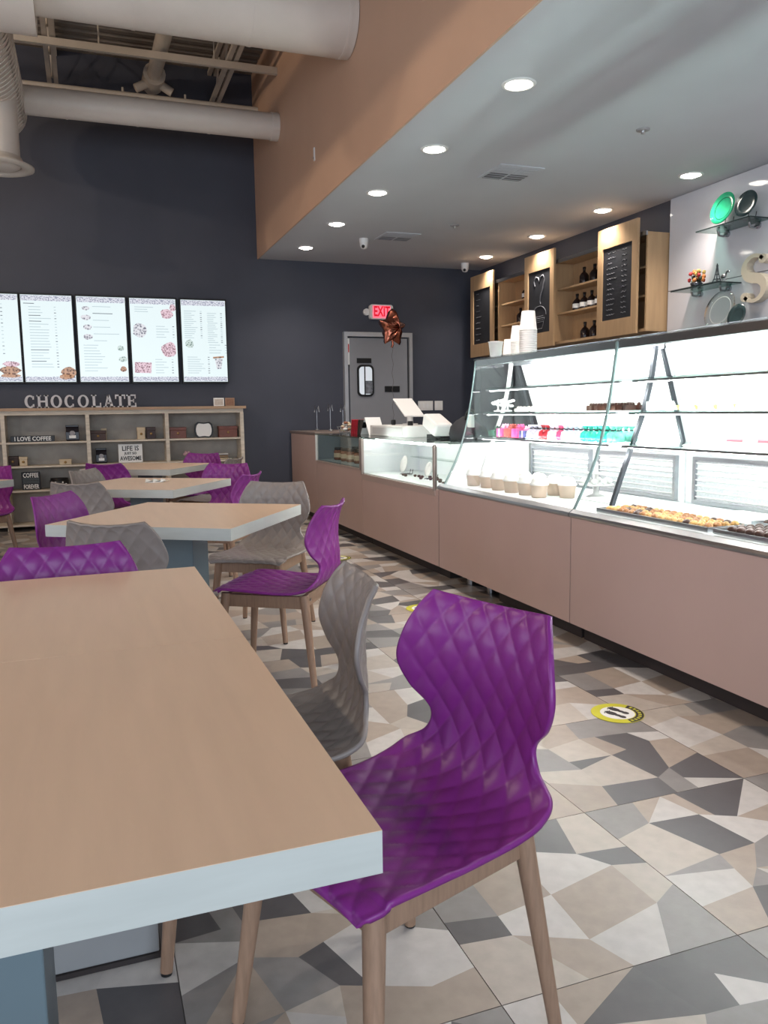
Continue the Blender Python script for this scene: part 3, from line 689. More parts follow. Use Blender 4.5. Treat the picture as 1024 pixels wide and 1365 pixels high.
def make_chair(mat):
    t = thing('dining_chair', 'x', 'chair')
    shell().build('seat_shell', mat, t, local=True)
    for (x0, x1, y0, y1) in ((-.165, .165, .150, .172), (-.165, .165, -.204, -.182), (-.178, -.156, -.19, .16), (.156, .178, -.19, .16)):
        MB().box(x0, x1, y0, y1, .368, .424).build('apron', LEGW, t, bevel=.003, local=True)
    for sx in (-1, 1):
        for (ya, yb_) in ((.165, .212), (-.20, -.255)):
            p0, p1 = Vector((sx*.17, ya, .428)), Vector((sx*.215, yb_, .006))
            MB().cyl(p0, p1, .021, .0135, 18).build('leg', LEGW, t, local=True)
            MB().cyl((p1.x, p1.y, 0), (p1.x, p1.y, .0065), .0125, n=14).build('glide', BLACK, t, local=True)
    # small bolt heads on the rear apron
    for sx in (-1, 1): MB().cyl((sx*.1, -.2045, .396), (sx*.1, -.208, .396), .008, n=10).build('bolt', STEEL, t, local=True)
    return t
proto = {'p': make_chair(PURPLE), 'g': make_chair(GREYP)}; used = set()
def chair(kind, c, face, label, g=None):
    o = proto[kind] if kind not in used else copy_tree(proto[kind]); used.add(kind)
    o.location = (c[0], c[1], 0); o.rotation_euler = (0, 0, math.atan2(-face[0], face[1])); o['label'] = label
    o['group'] = 'purple quilted chairs' if kind == 'p' else 'grey quilted chairs'
    return o
def side(tb, n, d, l, kind, label):
    tv = V if abs(n.dot(U)) > .5 else U
    chair(kind, TB[tb]+n*d+tv*l, -n, label)
a = math.radians(20)
chair('p', (.49, 1.365), (-math.cos(a), -math.sin(a)), 'purple quilted chair at the long side of the pushed-together tables')
a = math.radians(-5)
chair('g', (.325, 1.89), (-math.cos(a), -math.sin(a)), 'grey quilted chair beside the purple one at the pushed-together tables')
chair('p', (-.085, 2.37), (0, -1), 'purple quilted chair tucked under the far end of the pushed-together tables')
side('T2', -V, .50, .09, 'g', 'grey quilted chair with its back to the pushed-together tables')
side('T2', U, .47, -.05, 'p', 'purple quilted chair nearest the glass case, half out from its table')
side('T2', V, .66, .11, 'g', 'grey quilted chair pulled out behind the purple one, between two askew tables')
side('T2', -U, .52, .14, 'p', 'purple quilted chair on the side of the table away from the glass case')
side('T3', -V, .43, -.06, 'g', 'grey quilted chair at the napkin table, turned away from the counter')
side('T3', U, .48, .03, 'p', 'purple quilted chair at the napkin table, on the counter side')
side('T3', V, .74, .15, 'p', 'purple quilted chair pulled out between the napkin table and the last table')
side('T3', -U, .40, .30, 'g', 'pale grey quilted chair at the napkin table, on the bookcase side')
side('T4', -V, .42, -.02, 'p', 'dark purple quilted chair at the last table, its back to the napkin table')
side('T4', V, .62, .1, 'p', 'purple quilted chair between the last table and the bookcase')
side('T4', U, .52, .1, 'g', 'grey quilted chair at the last table, on the counter side')
side('T5', V, .62, -.12, 'p', 'dark purple quilted chair in front of the brown boxes on the bookcase')

# ------------------------------------------------------------------ counter run: plain end, dim niche, lit niche
XF, ZB, CT = 2.335, .10, 1.0
def base_unit(t, y0, y1, ztop, x1=2.98):
    MB().box(XF+.014, x1, y0+.002, y1-.002, ZB, ztop).build('carcass', GREYBOX, t)
    MB().box(XF, XF+.0135, y0+.0012, y1-.0012, ZB-.005, ztop-.002).build('front_panel', PANEL, t)
    MB().box(XF+.09, x1-.05, y0+.002, y1-.002, 0, ZB-.001).build('toe_kick', KICK, t)
t = thing('service_counter', 'pinkish laminate counter end standing against the charcoal wall', 'counter', (2.65, 9.1, 0))
base_unit(t, 8.52, 9.66, .97)
MB().box(XF-.012, 2.99, 8.518, 9.68, .971, CT).build('worktop', M('counter_top', (126, 112, 106), .35, noise=.08), t, bevel=.004)
def niche(t, y0, y1, zf, lit):
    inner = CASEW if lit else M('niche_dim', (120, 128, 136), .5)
    MB().box(2.90, 2.98, y0+.004, y1-.004, zf+.001, .975).build('back_board', inner, t)
    MB().box(XF+.012, 2.899, y0+.012, y1-.012, zf-.0015, zf+.01).build('floor_board', inner, t)
    MB().box(XF-.004, XF+.002, y0+.012, y1-.012, zf+.002, .975).build('front_glass', GLASS, t)
    MB().box(XF-.006, 2.90, y0+.001, y0+.009, zf, .975).build('side_glass', GLASS, t)
    MB().box(XF+.011, 2.899, y1-.009, y1-.001, zf+.0105, .975).build('side_board', inner, t)
    MB().box(XF-.012, 2.99, y0, y1, .976, .99).build('top_glass', GLASSG, t)
    for y in (y0+.012, y1-.012): MB().box(XF-.014, XF+.01, y-.011, y+.011, zf-.01, .975).build('corner_post', WHITEPL if not lit and y > y0+.1 else M('post_taupe', (150, 136, 130), .4), t)
    MB().box(XF-.010, XF-.0005, y0+.002, y1-.002, zf-(.05 if lit else .02), zf-.0105).box(XF-.014, XF+.01, y0+.023, y1-.023, zf-.010, zf+.001).build('sill', M('sill_pink', (178, 158, 150), .35), t)
    MB().box(2.80, 2.9, y0+.03, y1-.03, zf+.14, zf+.146).build('glass_shelf', GLASSG, t)
    if lit:
        MB().cyl((XF+.12, y0+.05, .963), (XF+.12, y1-.05, .963), .010, n=10).build('led_tube', M('led_soft', (255, 255, 255), .4, emit=(255, 250, 248), estr=20), t)
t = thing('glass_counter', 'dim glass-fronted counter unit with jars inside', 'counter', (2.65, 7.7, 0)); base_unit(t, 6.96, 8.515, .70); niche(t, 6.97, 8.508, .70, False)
t = thing('glass_counter', 'brightly lit glass-fronted counter unit next to the curved case', 'counter', (2.65, 6.1, 0)); base_unit(t, 5.245, 6.955, .655); niche(t, 5.29, 6.95, .655, True)

# jars in the dim unit
def make_jar():
    t = thing('jar', 'x', 'jar')
    MB().lathe([(0, .001), (.045, .001), (.05, .01), (.05, .095), (.04, .11)], 18).build('body', M('amber_jar', (132, 84, 62), .25, noise=.3, nscale=30), t, local=True)
    MB().lathe([(.042, .105), (.044, .108), (.044, .135), (0, .137)], 18).build('lid', BLACK, t, local=True)
    MB().lathe([(.0505, .03), (.0505, .075)], 18).build('label', CREAM, t, local=True)
    return t
j0 = make_jar(); k = 0
for yy in (8.22, 8.0, 7.78, 7.55, 7.32, 7.12):
    for xx in (2.5, 2.70):
        o = j0 if k == 0 else copy_tree(j0); k += 1
        o.location = (xx, yy+R.uniform(-.02, .02), .71); o['label'] = 'amber jar with a black lid inside the dim glass counter unit'; o['group'] = 'jars in the dim counter unit'
# things in the lit unit
def stand_plate(name, r, mat, loc, rz, label, cat, tilt=14, ring=None):
    t = thing(name, label, cat, loc, rz)
    o = MB().lathe([(0, .012), (r*.55, .010), (r*.62, .012), (r, .026), (r, .030), (r*.62, .017), (r*.5, .015), (0, .016)], 36).build('plate', mat, t, local=True)
    o.rotation_euler = (math.radians(90-tilt), 0, 0); o.location = (0, 0, r+.012)
    if ring:
        q = MB().lathe([(r*.66, .0195), (r*.70, .021), (r*.7, .0215), (r*.66, .0205)], 36).build('painted_ring', ring, o, local=True)
    s = MB().tube([(-r*.35, -.05, .001), (-r*.35, -.045, .006), (-r*.35, .04, .006), (-r*.35, .05, r*.6)], .004, 6); s.tube([(r*.35, -.05, .001), (r*.35, -.045, .006), (r*.35, .04, .006), (r*.35, .05, r*.6)], .004, 6)
    s.cyl((-r*.35, .04, .006), (r*.35, .04, .006), .003, n=6).build('easel', DARKST, t, local=True)
    return t
FACEX = math.radians(-90)   # local -Y (front) turned to world -X
stand_plate('display_plate', .075, WHITEPL, (2.60, 6.52, .666), FACEX, 'larger white plate on an easel in the lit counter unit', 'plate')
stand_plate('display_plate', .062, WHITEPL, (2.60, 5.98, .666), FACEX, 'smaller white plate on an easel in the lit counter unit', 'plate')
solo('glass_box', MB().box(-.03, .03, -.04, .04, .001, .05), BLACK, (2.84, 5.45, .802), 'small black box on the glass shelf of the lit counter unit', 'box', bevel=.004)
ch0 = solo('chocolate', MB().ball((0, 0, .012), .014, 10, 6, (1, 1.2, .8)), BROWNC, (2.52, 6.4, .666), 'dark chocolate lying on the floor of the lit counter unit', 'chocolate', 'chocolates in the lit counter unit')
for k in range(15): clone(ch0, (2.48+R.uniform(0, .2), 6.3-.062*k, .666), R.uniform(0, 3))

# things on the counter top
for x, y, h, lab in ((2.60, 9.42, .24, 'thin card holder on a round foot at the wall end of the counter'), (2.66, 9.05, .25, 'tall card holder with a bright clip on the counter'), (2.72, 8.75, .24, 'thin card holder standing behind the sweets basket')):
    z0 = CT if y > 8.5 else .99
    t = thing('card_holder', lab, 'holder', (x, y, z0))
    MB().lathe([(0, .001), (.028, .001), (.026, .012), (.012, .022), (.0, .024)], 18, (x, y, z0)).build('foot', STEEL, t)
    MB().cyl((x, y, z0+.02), (x, y, z0+h), .0045, n=8).build('rod', STEEL, t)
    MB().tube([(x-.03, y, z0+h-.02), (x-.022, y, z0+h+.06), (x, y, z0+h), (x+.022, y, z0+h+.05), (x+.03, y, z0+h-.02)], .006, 6).build('clip', STEEL, t)
GT = .99
t = thing('sweets_basket', 'wire basket heaped with wrapped sweets on the glass counter top', 'basket', (2.62, 8.3, GT))
m = MB()
for k in range(10):
    a = 2*math.pi*k/10; m.tube([(2.62+.07*math.cos(a), 8.3+.09*math.sin(a), GT+.002), (2.62+.1*math.cos(a), 8.3+.14*math.sin(a), GT+.07)], .003, 5)
m.tube([(2.62+.1*math.cos(2*math.pi*k/20), 8.3+.14*math.sin(2*math.pi*k/20), GT+.07) for k in range(21)], .004, 6); m.tube([(2.62+.07*math.cos(2*math.pi*k/20), 8.3+.09*math.sin(2*math.pi*k/20), GT+.004) for k in range(21)], .004, 6)
m.build('wire_frame', STEEL, t)
for k in range(14):
    MB().ball((2.62+R.uniform(-.05, .05), 8.3+R.uniform(-.09, .09), GT+.035+.006*k), .024, 8, 6, (1, 1.5, .6), .1).build('sweet', [CREAM, M('copper_wrap', (150, 96, 70), .4), PAPER][k % 3], t)
REDP = M('red_pack', (176, 40, 56), .4, noise=.2, nscale=30); GRNP = M('dark_pack', (58, 54, 50), .4, noise=.2)
for k in range(6):
    mt = REDP if k < 4 else GRNP; y = 7.98-.055*k
    o = MB().obox((0, 0, .0), (.10, .016, .15), Matrix.Rotation(.25, 3, 'X')).obox((0, .0, .0), (.09, .02, .1), Matrix.Rotation(.25, 3, 'X'))
    o = solo('chocolate_bar', o, mt, (2.62, y, GT+.0745), ('red wrapped chocolate bar' if k < 4 else 'dark wrapped chocolate bar')+' leaning in a row on the counter', 'chocolate bar', 'red bars on the counter' if k < 4 else 'dark bars on the counter')
t = thing('tent_sign', 'white folded tent card with a black corner on the glass counter top', 'sign', (2.64, 7.52, GT))
m = MB(); mm = lambda a, b, d: (d, 7.52+a, GT+b)
m.prism([(-.13, .001), (-.125, .001), (.0, .165), (.125, .001), (.13, .001), (.003, .172), (-.003, .172)], mm, 2.56, 2.72).build('card', PAPER, t)
MB().prism([(.03, .125), (.075, .066), (.08, .075), (.035, .132)], mm, 2.558, 2.60).build('black_corner', BLACK, t)
t = thing('till', 'white card till on a flat drawer with a tilted tablet screen', 'till', (2.75, 6.9, GT))
MB().box(2.56, 2.94, 6.42, 7.36, GT+.001, GT+.1).build('cash_drawer', WHITEPL, t, bevel=.006)
MB().box(2.555, 2.5595, 6.5, 7.28, GT+.02, GT+.08).build('drawer_front', M('drawer_grey', (200, 198, 198), .4), t)
MB().cyl((2.76, 6.82, GT+.101), (2.76, 6.82, GT+.115), .07, n=20).build('stand_foot', WHITEPL, t)
MB().cyl((2.76, 6.82, GT+.11), (2.76, 6.84, GT+.22), .03, .022, n=14).build('stand_neck', WHITEPL, t)
rm = Matrix.Rotation(math.radians(-28), 3, 'Z') @ Matrix.Rotation(math.radians(-32), 3, 'X')
MB().obox((2.76, 6.86, GT+.26), (.19, .34, .016), Matrix.Rotation(math.radians(28), 3, 'X')).build('tablet', WHITEPL, t, bevel=.006)
MB().box(2.66, 2.70, 6.60, 6.64, GT+.1005, GT+.14).build('card_reader', BLACK, t, bevel=.005)
MB().box(2.66, 2.70, 7.02, 7.06, GT+.1005, GT+.15).build('bell', BLACK, t, bevel=.01)
t = thing('receipt_printer', 'white receipt printer tilted on a wire stand beside the till', 'printer', (2.70, 6.05, GT))
MB().obox((2.70, 6.08, GT+.112), (.16, .27, .11), Matrix.Rotation(math.radians(20), 3, 'X')).build('body', WHITEPL, t, bevel=.02)
MB().tube([(2.64, 5.98+.1*math.cos(a), GT+.008+.006*math.sin(a)) for a in [k*.5 for k in range(9)]], .006, 6).build('cable', BLACK, t)
MB().box(2.64, 2.76, 5.98, 6.16, GT+.001, GT+.035).build('stand', BLACK, t)
t = thing('shoulder_bag', 'black bag slumped on the counter against the curved case', 'bag', (2.75, 5.6, GT))
m = MB(); m.lathe([(0, .001), (.17, .001), (.19, .04), (.175, .09), (.12, .13), (.06, .16), (0, .17)], 20); m.v = [(2.76+x*.75, 5.62+y*1.2+.02*math.sin(9*x), GT+z*(1+.15*math.sin(20*y))) for x, y, z in m.v]
m.build('bag_body', M('black_cloth', (36, 36, 42), .8, noise=.2), t)
MB().tube([(2.72, 5.50+.09*math.cos(a), GT+.14+.09*math.sin(a)) for a in [.2+k*.3 for k in range(10)]], .012, 8).build('strap', BLACK, t)
MB().box(2.69, 2.72, 5.44, 5.5, GT+.1, GT+.19).build('tag', PAPER, t)

# ------------------------------------------------------------------ curved glass cases
GP = [(2.352, .700), (2.392, .775), (2.440, .865), (2.482, .965), (2.514, 1.07), (2.540, 1.175), (2.562, 1.29), (2.580, 1.41), (2.592, 1.50), (2.598, 1.56)]
REARP = [(2.915, 1.545), (3.10, 1.0)]
def case(name, label, y0, y1, u0, u1, left_end, right_end):
    """y0<y1: base extents; u0<u1: upper glass extents"""
    t = thing(name, label, 'display case', (2.7, (y0+y1)/2, 0))
    MB().box(XF+.014, 3.10, y0+.002, y1-.002, ZB+.04, .66).build('carcass', GREYBOX, t)
    MB().box(XF, XF+.0135, y0+.0012, y1-.0012, ZB-.005, .658).build('front_panel', PANEL, t)
    MB().box(2.62, 3.05, y0+.01, y1-.01, 0, ZB+.039).box(XF+.085, 2.6199, y0+.01, y1-(.75 if left_end else .01), 0, ZB+.039).build('toe_kick', KICK, t)
    for yy in (y1-.22, y1-.52) if left_end else ():
        MB().cyl((2.48, yy, 0), (2.48, yy, ZB+.04), .028, n=16).build('leg', STEEL, t)
    MB().prism([(XF-.012, .662), (XF-.016, .672), (XF-.012, .684), (XF+.012, .70), (XF+.03, .70), (XF+.03, .659), (XF+.0, .659)], lambda a, b, d: (a, d, b), y0+.001, y1-.001).build('bumper_rail', STEEL, t)
    MB().box(XF+.031, 3.03, y0+.004, y1-.004, .661, .70).build('deck', CASEW, t)
    # rear lower wall with louvres
    MB().box(3.06, 3.10, y0+.004, y1-.004, .661, .985).build('rear_wall', CASEW, t)
    L = y1-y0; n = max(1, round(L/.8))
    for k in range(n):
        a, b = y0+.05+k*(L-.06)/n, y0+.05+(k+1)*(L-.06)/n-.07
        f = MB().box(3.035, 3.0595, a, b, .705, .725).box(3.035, 3.0595, a, b, .935, .955).box(3.035, 3.0595, a, a+.02, .725, .935).box(3.035, 3.0595, b-.02, b, .725, .935).build('grille_frame', STEEL, t)
        MB().box(3.052, 3.0595, a+.02, b-.02, .725, .935).build('grille_mesh', M('grille_grey', (196, 198, 202), .45, 0, noise=.25, nscale=180), f)
        for q in range(7): MB().obox((3.046, (a+b)/2, .74+.03*q), (.012, b-a-.04, .003), Matrix.Rotation(.6, 3, 'Y')).build('slat', WHITEPL, f)
    MB().box(2.99, 3.10, y0+.004, y1-.004, .986, 1.0).build('rear_ledge', CASEW, t)
    # curved front glass
    m = MB(); n = len(GP); th = .006
    vs_ = [(x, y, z) for y in (u0+.002, u1-.002) for x, z in GP]+[(x+th, y, z) for y in (u0+.002, u1-.002) for x, z in GP]
    fs = [(k, k+1, n+k+1, n+k) for k in range(n-1)]+[(2*n+k, 3*n+k, 3*n+k+1, 2*n+k+1) for k in range(n-1)]
    m.add(vs_, fs, True); m.add(vs_, [(k, 2*n+k, 2*n+k+1, k+1) for k in range(n-1)]+[(n+k, n+k+1, 3*n+k+1, 3*n+k) for k in range(n-1)]).build('front_glass', GLASS, t)
    for y in (u0, u1-.006): 
        mm_ = MB(); pts = [(x-.003, y, z) for x, z in GP]; mm_.add(pts+[(x+.006, y, z) for x, z in GP]+[(x-.003, y+.006, z) for x, z in GP]+[(x+.006, y+.006, z) for x, z in GP],
            [(k, n+k, n+k+1, k+1) for k in range(n-1)]+[(2*n+k, 2*n+k+1, 3*n+k+1, 3*n+k) for k in range(n-1)]+[(k, k+1, 2*n+k+1, 2*n+k) for k in range(n-1)]+[(n+k, 3*n+k, 3*n+k+1, n+k+1) for k in range(n-1)]).build('glass_edge', M('glass_edge', (128, 150, 150), .2, spec=.8), t)
    # top
    MB().box(2.585, 2.95, u0+.002, u1-.002, 1.566, 1.574).build('top_glass', GLASS, t)
    MB().box(2.672, 2.728, u0+.04, u1-.04, 1.5600, 1.5655).build('added_light_shield', STEEL, t)  # added strip, keeps the tube's upward light off the ceiling
    MB().box(2.60, 2.66, u0+.004, u1-.004, 1.525, 1.565).build('top_rail', STEEL, t)
    MB().box(2.90, 2.945, u0+.004, u1-.004, 1.53, 1.565).build('rear_rail', STEEL, t)
    MB().cyl((2.70, u0+.05, 1.5485), (2.70, u1-.05, 1.5485), .011, n=10).build('led_tube', LED, t)
    # sloping white sliding doors at the back
    (xa, za), (xb, zb) = REARP
    MB().prism([(xa, za), (xa+.012, za), (xb+.012, zb), (xb, zb)], lambda a, b, d: (a, d, b), u0+.004, u1-(.085 if left_end else .004)).build('rear_door', CASEW, t)
    # posts with shelf brackets
    for yy in ((u1-.035,) if left_end else ())+((u0+.03,)):
        m = MB(); pp = [(2.868, 1.545), (2.845, 1.38), (2.80, 1.20), (2.735, 1.03), (2.66, .84), (2.61, .701)]
        for (a, b), (c, d_) in zip(pp[:-1], pp[1:]): m.prism([(a-.011, b), (a+.011, b), (c+.011, d_), (c-.011, d_)], lambda p, q, d: (p, d, q), yy-.011, yy+.011)
        m.build('shelf_post', WHITEPL if left_end and yy > u0+.1 else DARKST, t)
        MB().prism([(2.905, 1.53), (2.925, 1.53), (3.085, 1.01), (3.065, 1.01)], lambda p, q, d: (p, d, q), yy-.009, yy+.009).build('rear_post', DARKST, t)
    for (z, xa_, xb_) in ((1.37, 2.66, 2.90), (1.205, 2.64, 2.955), (1.035, 2.60, 3.01)):
        s = MB().box(xa_, xb_, u0+.045, u1-.055, z-.008, z).build('glass_shelf', GLASSG, t)
        MB().box(xa_-.006, xa_+.008, u0+.045, u1-.055, z-.020, z-.0085).build('edge_rail', STEEL, s)
        MB().cyl((xa_+.018, u0+.07, z-.0165), (xa_+.018, u1-.08, z-.0165), .0065, n=8).build('led_tube', LED, s)
        if z < 1.1: MB().cyl((xb_-.05, u0+.07, z-.016), (xb_-.05, u1-.09, z-.016), .0065, n=8).build('led_tube', LED, s)  # extra rear tube added to brighten the lower part of the case
    # glazed end with white lower cheek
    for yy, on in ((u1-.004, left_end), (u0-.004, right_end)):
        if on:
            poly = [(x, z) for x, z in GP]+[(2.92, 1.56), (3.11, 1.0), (3.11, .70)]
            MB().prism(poly, lambda a, b, d: (a, d, b), yy+.007, yy+.013).build('end_glass', GLASS, t)
            MB().prism([(GP[0][0]+.012, .701), (GP[1][0]+.012, .775), (GP[2][0]+.012, .865), (2.478, .93), (2.50, .985), (3.03, .985), (3.03, .701)], lambda a, b, d: (a, d, b), yy-.012, yy-.004).build('end_cheek', CASEW, t)
    return t
case('display_case', 'curved glass case with tubs and gift bags inside, glazed at its free end', 3.555, 5.235, 3.555, 5.185, True, False)
case('display_case', 'long curved glass case holding trays of chocolates and price cards', .9, 3.55, .9, 3.55, False, True)

# ---- goods in the cases
def tub():
    t = thing('ice_cream_tub', 'x', 'tub')
    MB().lathe([(0, .001), (.042, .001), (.052, .075), (.054, .08)], 22).build('cup', M('kraft_tub', (206, 184, 166), .6, noise=.06), t, local=True)
    MB().lathe([(.056, .074), (.057, .083), (.05, .086), (.046, .105), (.03, .122), (0, .128)], 22).build('lid', WHITEPL, t, local=True)
    return t
t0 = tub(); k = 0
for i, (x, y) in enumerate([(2.485, 4.98), (2.495, 4.80), (2.485, 4.62), (2.485, 4.45), (2.49, 4.28), (2.485, 4.12), (2.62, 4.90), (2.62, 4.72), (2.62, 4.53), (2.62, 4.35), (2.63, 4.18), (2.62, 4.03)]):
    o = t0 if i == 0 else copy_tree(t0); o.location = (x, y, .70)
    front = i < 6; o['label'] = ('domed-lid paper tub in the row along the front glass of the case' if front else 'domed-lid paper tub in the second row inside the case'); o['group'] = 'tubs along the glass' if front else 'tubs in the second row'
t = thing('cake_dome', 'white tiered cake stand with a small peaked top in the case', 'cake stand', (2.80, 4.0, .70))
m = MB(); m.lathe([(0, .001), (.06, .001), (.02, .02), (.015, .06), (.1, .07), (.1, .076), (.015, .078), (.012, .13), (.07, .138), (.07, .144), (.01, .146), (.008, .2), (.0, .21)], 26, (2.80, 4.0, .70)).build('stand', WHITEPL, t)
for k in range(8): MB().ball((2.80+.075*math.cos(k*.785), 4.0+.075*math.sin(k*.785), .795), .018, 8, 6).build('meringue', PAPER, t)
for (y, lab) in ((3.80, 'white paper cake board lying by the joint of the two cases'), (2.95, 'white paper cake board lying behind the nut clusters')):
    solo('cake_board', MB().box(-.17, .17, -.15, .15, .001, .006).box(-.15, .15, -.13, .13, .006, .0085), PAPER, (2.80 if y > 3.5 else 2.86, y, .70), lab, 'board')
def tray(x, y, sx, sy, label):
    t = thing('tray', label, 'tray', (x, y, .70))
    MB().box(x-sx/2, x+sx/2, y-sy/2, y+sy/2, .701, .706).build('base', M('tray_grey', (188, 190, 194), .3, .5), t)
    for a in ((x-sx/2, x-sx/2+.006, y-sy/2, y+sy/2), (x+sx/2-.006, x+sx/2, y-sy/2, y+sy/2), (x-sx/2+.006, x+sx/2-.006, y-sy/2, y-sy/2+.006), (x-sx/2+.006, x+sx/2-.006, y+sy/2-.006, y+sy/2)):
        MB().box(*a, .706, .722).build('rim', STEEL, t)
tray(2.50, 3.02, .22, .78, 'long steel tray of golden nut clusters along the front glass')
tray(2.50, 2.24, .22, .72, 'long steel tray of dark truffles along the front glass')
tray(2.82, 2.35, .26, .70, 'steel tray of mixed pale and dark pralines at the back of the case')
nut = [solo('nut_cluster', MB().ball((0, 0, .013), .019, 9, 6, (1, 1.1, .75), .22), m_, (2.5, 3.0, .706), 'x', 'chocolate') for m_ in (MILKC, M('gold_nut', (196, 152, 92), .5, noise=.4, nscale=140, bump=.5), BROWNC)]
truf = solo('truffle', MB().ball((0, 0, .017), .020, 12, 8, (1, 1, .88)), BROWNC, (2.5, 2.3, .706), 'round dark truffle on the tray along the front glass', 'chocolate', 'dark truffles on the tray')
wht = solo('praline', MB().ball((0, 0, .014), .018, 12, 8, (1, 1.2, .8)), PAPER, (2.82, 2.4, .706), 'small white praline on the tray at the back of the case', 'chocolate', 'white pralines on the tray')
drk = solo('praline', MB().ball((0, 0, .014), .018, 12, 8, (1, 1.2, .8)), BROWNC, (2.82, 2.5, .706), 'small dark praline on the tray at the back of the case', 'chocolate', 'dark pralines on the tray')
for z, lb in zip(nut, ('brown nut cluster on the long tray along the front glass', 'golden nut cluster on the long tray along the front glass', 'dark nut cluster on the long tray along the front glass')):
    z['label'] = lb; z['group'] = lb.split(' on ')[0]+'s on the long tray'
cnt = [0, 0, 0]
for i in range(4):
    for k in range(17):
        q = R.choice((0, 0, 1, 1, 1, 2)); p = (2.43+.047*i, 2.67+.0425*k, .706)
        if cnt[q] == 0: nut[q].location = p
        else: clone(nut[q], p, R.uniform(0, 6))
        cnt[q] += 1
for i in range(4):
    for k in range(14):
        p = (2.43+.047*i, 1.925+.047*k, .706)
        if i == k == 0: truf.location = p
        else: clone(truf, p, R.uniform(0, 6))
for i in range(5):
    for k in range(13):
        o = wht if (i+k//3) % 2 else drk; clone(o, (2.725+.046*i, 2.055+.049*k, .706), R.uniform(0, 6))
wht.location = (2.725, 2.055-.03+.0, .706); drk.location = (2.93, 2.03, .706)
wht.location = (2.771, 2.03, .706)
# shelf C: gift boxes with bows, then cellophane bags
def bow_box(x, y, z, w_, d_, h, mat, bow, label, group=None):
    t = thing('bow_box', label, 'gift box', (x, y, z), group=group)
    MB().box(x-w_/2, x+w_/2, y-d_/2, y+d_/2, z+.001, z+h).build('box', mat, t, bevel=.003)
    MB().box(x-w_/2-.001, x+w_/2+.001, y-.008, y+.008, z+.0015, z+h+.0015).build('ribbon', bow, t)
    m = MB()
    for k in range(6):
        a = k*math.pi/3; m.tube([(x, y, z+h+.003), (x+.022*math.cos(a), y+.022*math.sin(a), z+h+.026), (x+.034*math.cos(a), y+.034*math.sin(a), z+h+.012), (x, y, z+h+.004)], .007, 6)
    m.build('bow', bow, t)
PK = M('hot_pink', (226, 60, 130), .45); RO = M('rust_red', (176, 62, 52), .45); PU = M('plum', (96, 52, 130), .45); LP = M('light_pink_bow', (248, 190, 220), .5); DG = M('dark_green', (40, 84, 66), .5); BLU = M('navy', (58, 58, 120), .45)
ZS = 1.035
for (y, mt, bw, h, lab) in ((5.075, DG, DG, .04, 'low dark green bow box at the end of the gift shelf'), (4.96, PK, LP, .055, 'hot pink box with a pale pink bow'), (4.855, RO, RO, .055, 'rust red box with a rust bow'), (4.75, PK, PK, .055, 'hot pink box with a matching bow'), (4.645, BLU, LP, .045, 'navy box with a pale pink bow')):
    bow_box(2.72, y, ZS, .10, .085, h, mt, bw, lab)
def bag_proto(mat, label, group):
    t = thing('candy_bag', label, 'candy bag', group=group)
    m = MB(); m.lathe([(0, .001), (.03, .001), (.034, .02), (.03, .045), (.008, .06), (.007, .064), (.022, .085)], 14); m.build('bag', mat, t, local=True)
    MB().lathe([(.0095, .058), (.0105, .061), (.0095, .065)], 12).build('tie', BLACK, t, local=True)
    return t
seq = [((180, 172, 190), 'silver grey', 3), ((170, 40, 52), 'red', 2), ((206, 190, 206), 'pale lilac', 2), ((210, 70, 110), 'rose', 1), ((190, 198, 210), 'pale silver blue', 4), ((50, 180, 160), 'teal', 5), ((130, 214, 196), 'mint', 2)]
y = 4.545
for col_, nm, cnt_ in seq:
    pr = None
    for k in range(cnt_):
        for row in range(2):
            if pr is None: o = pr = bag_proto(M('cellophane_'+nm.replace(' ', '_'), col_, .2, noise=.25, nscale=50), nm+' cellophane bag of sweets standing on the gift shelf', nm+' bags on the gift shelf')
            else: o = copy_tree(pr)
            o.location = (2.68+.085*row, y, ZS); 
        y -= .0505
# shelf B and C of the long case: pale boxes and price cards
def price_card(x, y, z, label, group):
    o = MB().prism([(0, .001), (.03, .001), (.004, .045), (.0, .045)], lambda a, b, d: (a, d, b), -.035, .035)
    return solo('price_card', o, PAPER, (x, y, z), label, 'price card', group)
TXM = M('card_text', (150, 140, 140), .7)
pc = thing('price_card', 'folded white price card standing on the middle glass shelf', 'price card', group='price cards on the middle shelf')
MB().prism([(0, .001), (.03, .001), (.006, .045), (.0, .045)], lambda a, b, d: (a, d, b), -.038, .038).build('card', PAPER, pc, local=True)
MB().box(-.0015, -.0005, -.028, .028, .030, .034).box(-.0015, -.0005, -.02, .022, .022, .025).build('printed_lines', TXM, pc, local=True)
ys = [3.40-.125*k for k in range(12)]
for k, y in enumerate(ys):
    o = pc if k == 0 else copy_tree(pc); o.location = (2.70, y, 1.205)
for k, y in enumerate((3.3, 2.93, 2.72)):
    o = copy_tree(pc); o.location = (2.68, y, 1.035); o['label'] = 'folded white price card standing on the lowest glass shelf'; o['group'] = 'price cards on the lowest shelf'
cb = solo('chocolate_piece', MB().box(-.018, .018, -.016, .016, .001, .02).box(-.012, .012, -.011, .011, .02, .024), M('yellow_choc', (214, 190, 110), .5, noise=.2, nscale=60), (2.80, 3.38, 1.205), 'small yellow chocolate square behind the price cards', 'chocolate', 'yellow chocolates on the middle shelf')
for k in range(1, 10): clone(cb, (2.78+.05*(k % 2), 3.38-.045*k, 1.205))
cb2 = solo('chocolate_piece', MB().box(-.018, .018, -.016, .016, .001, .02).box(-.012, .012, -.011, .011, .02, .024), M('pale_choc', (224, 214, 200), .5, noise=.15, nscale=60), (2.80, 2.9, 1.205), 'small pale chocolate square behind the price cards', 'chocolate', 'pale chocolates on the middle shelf')
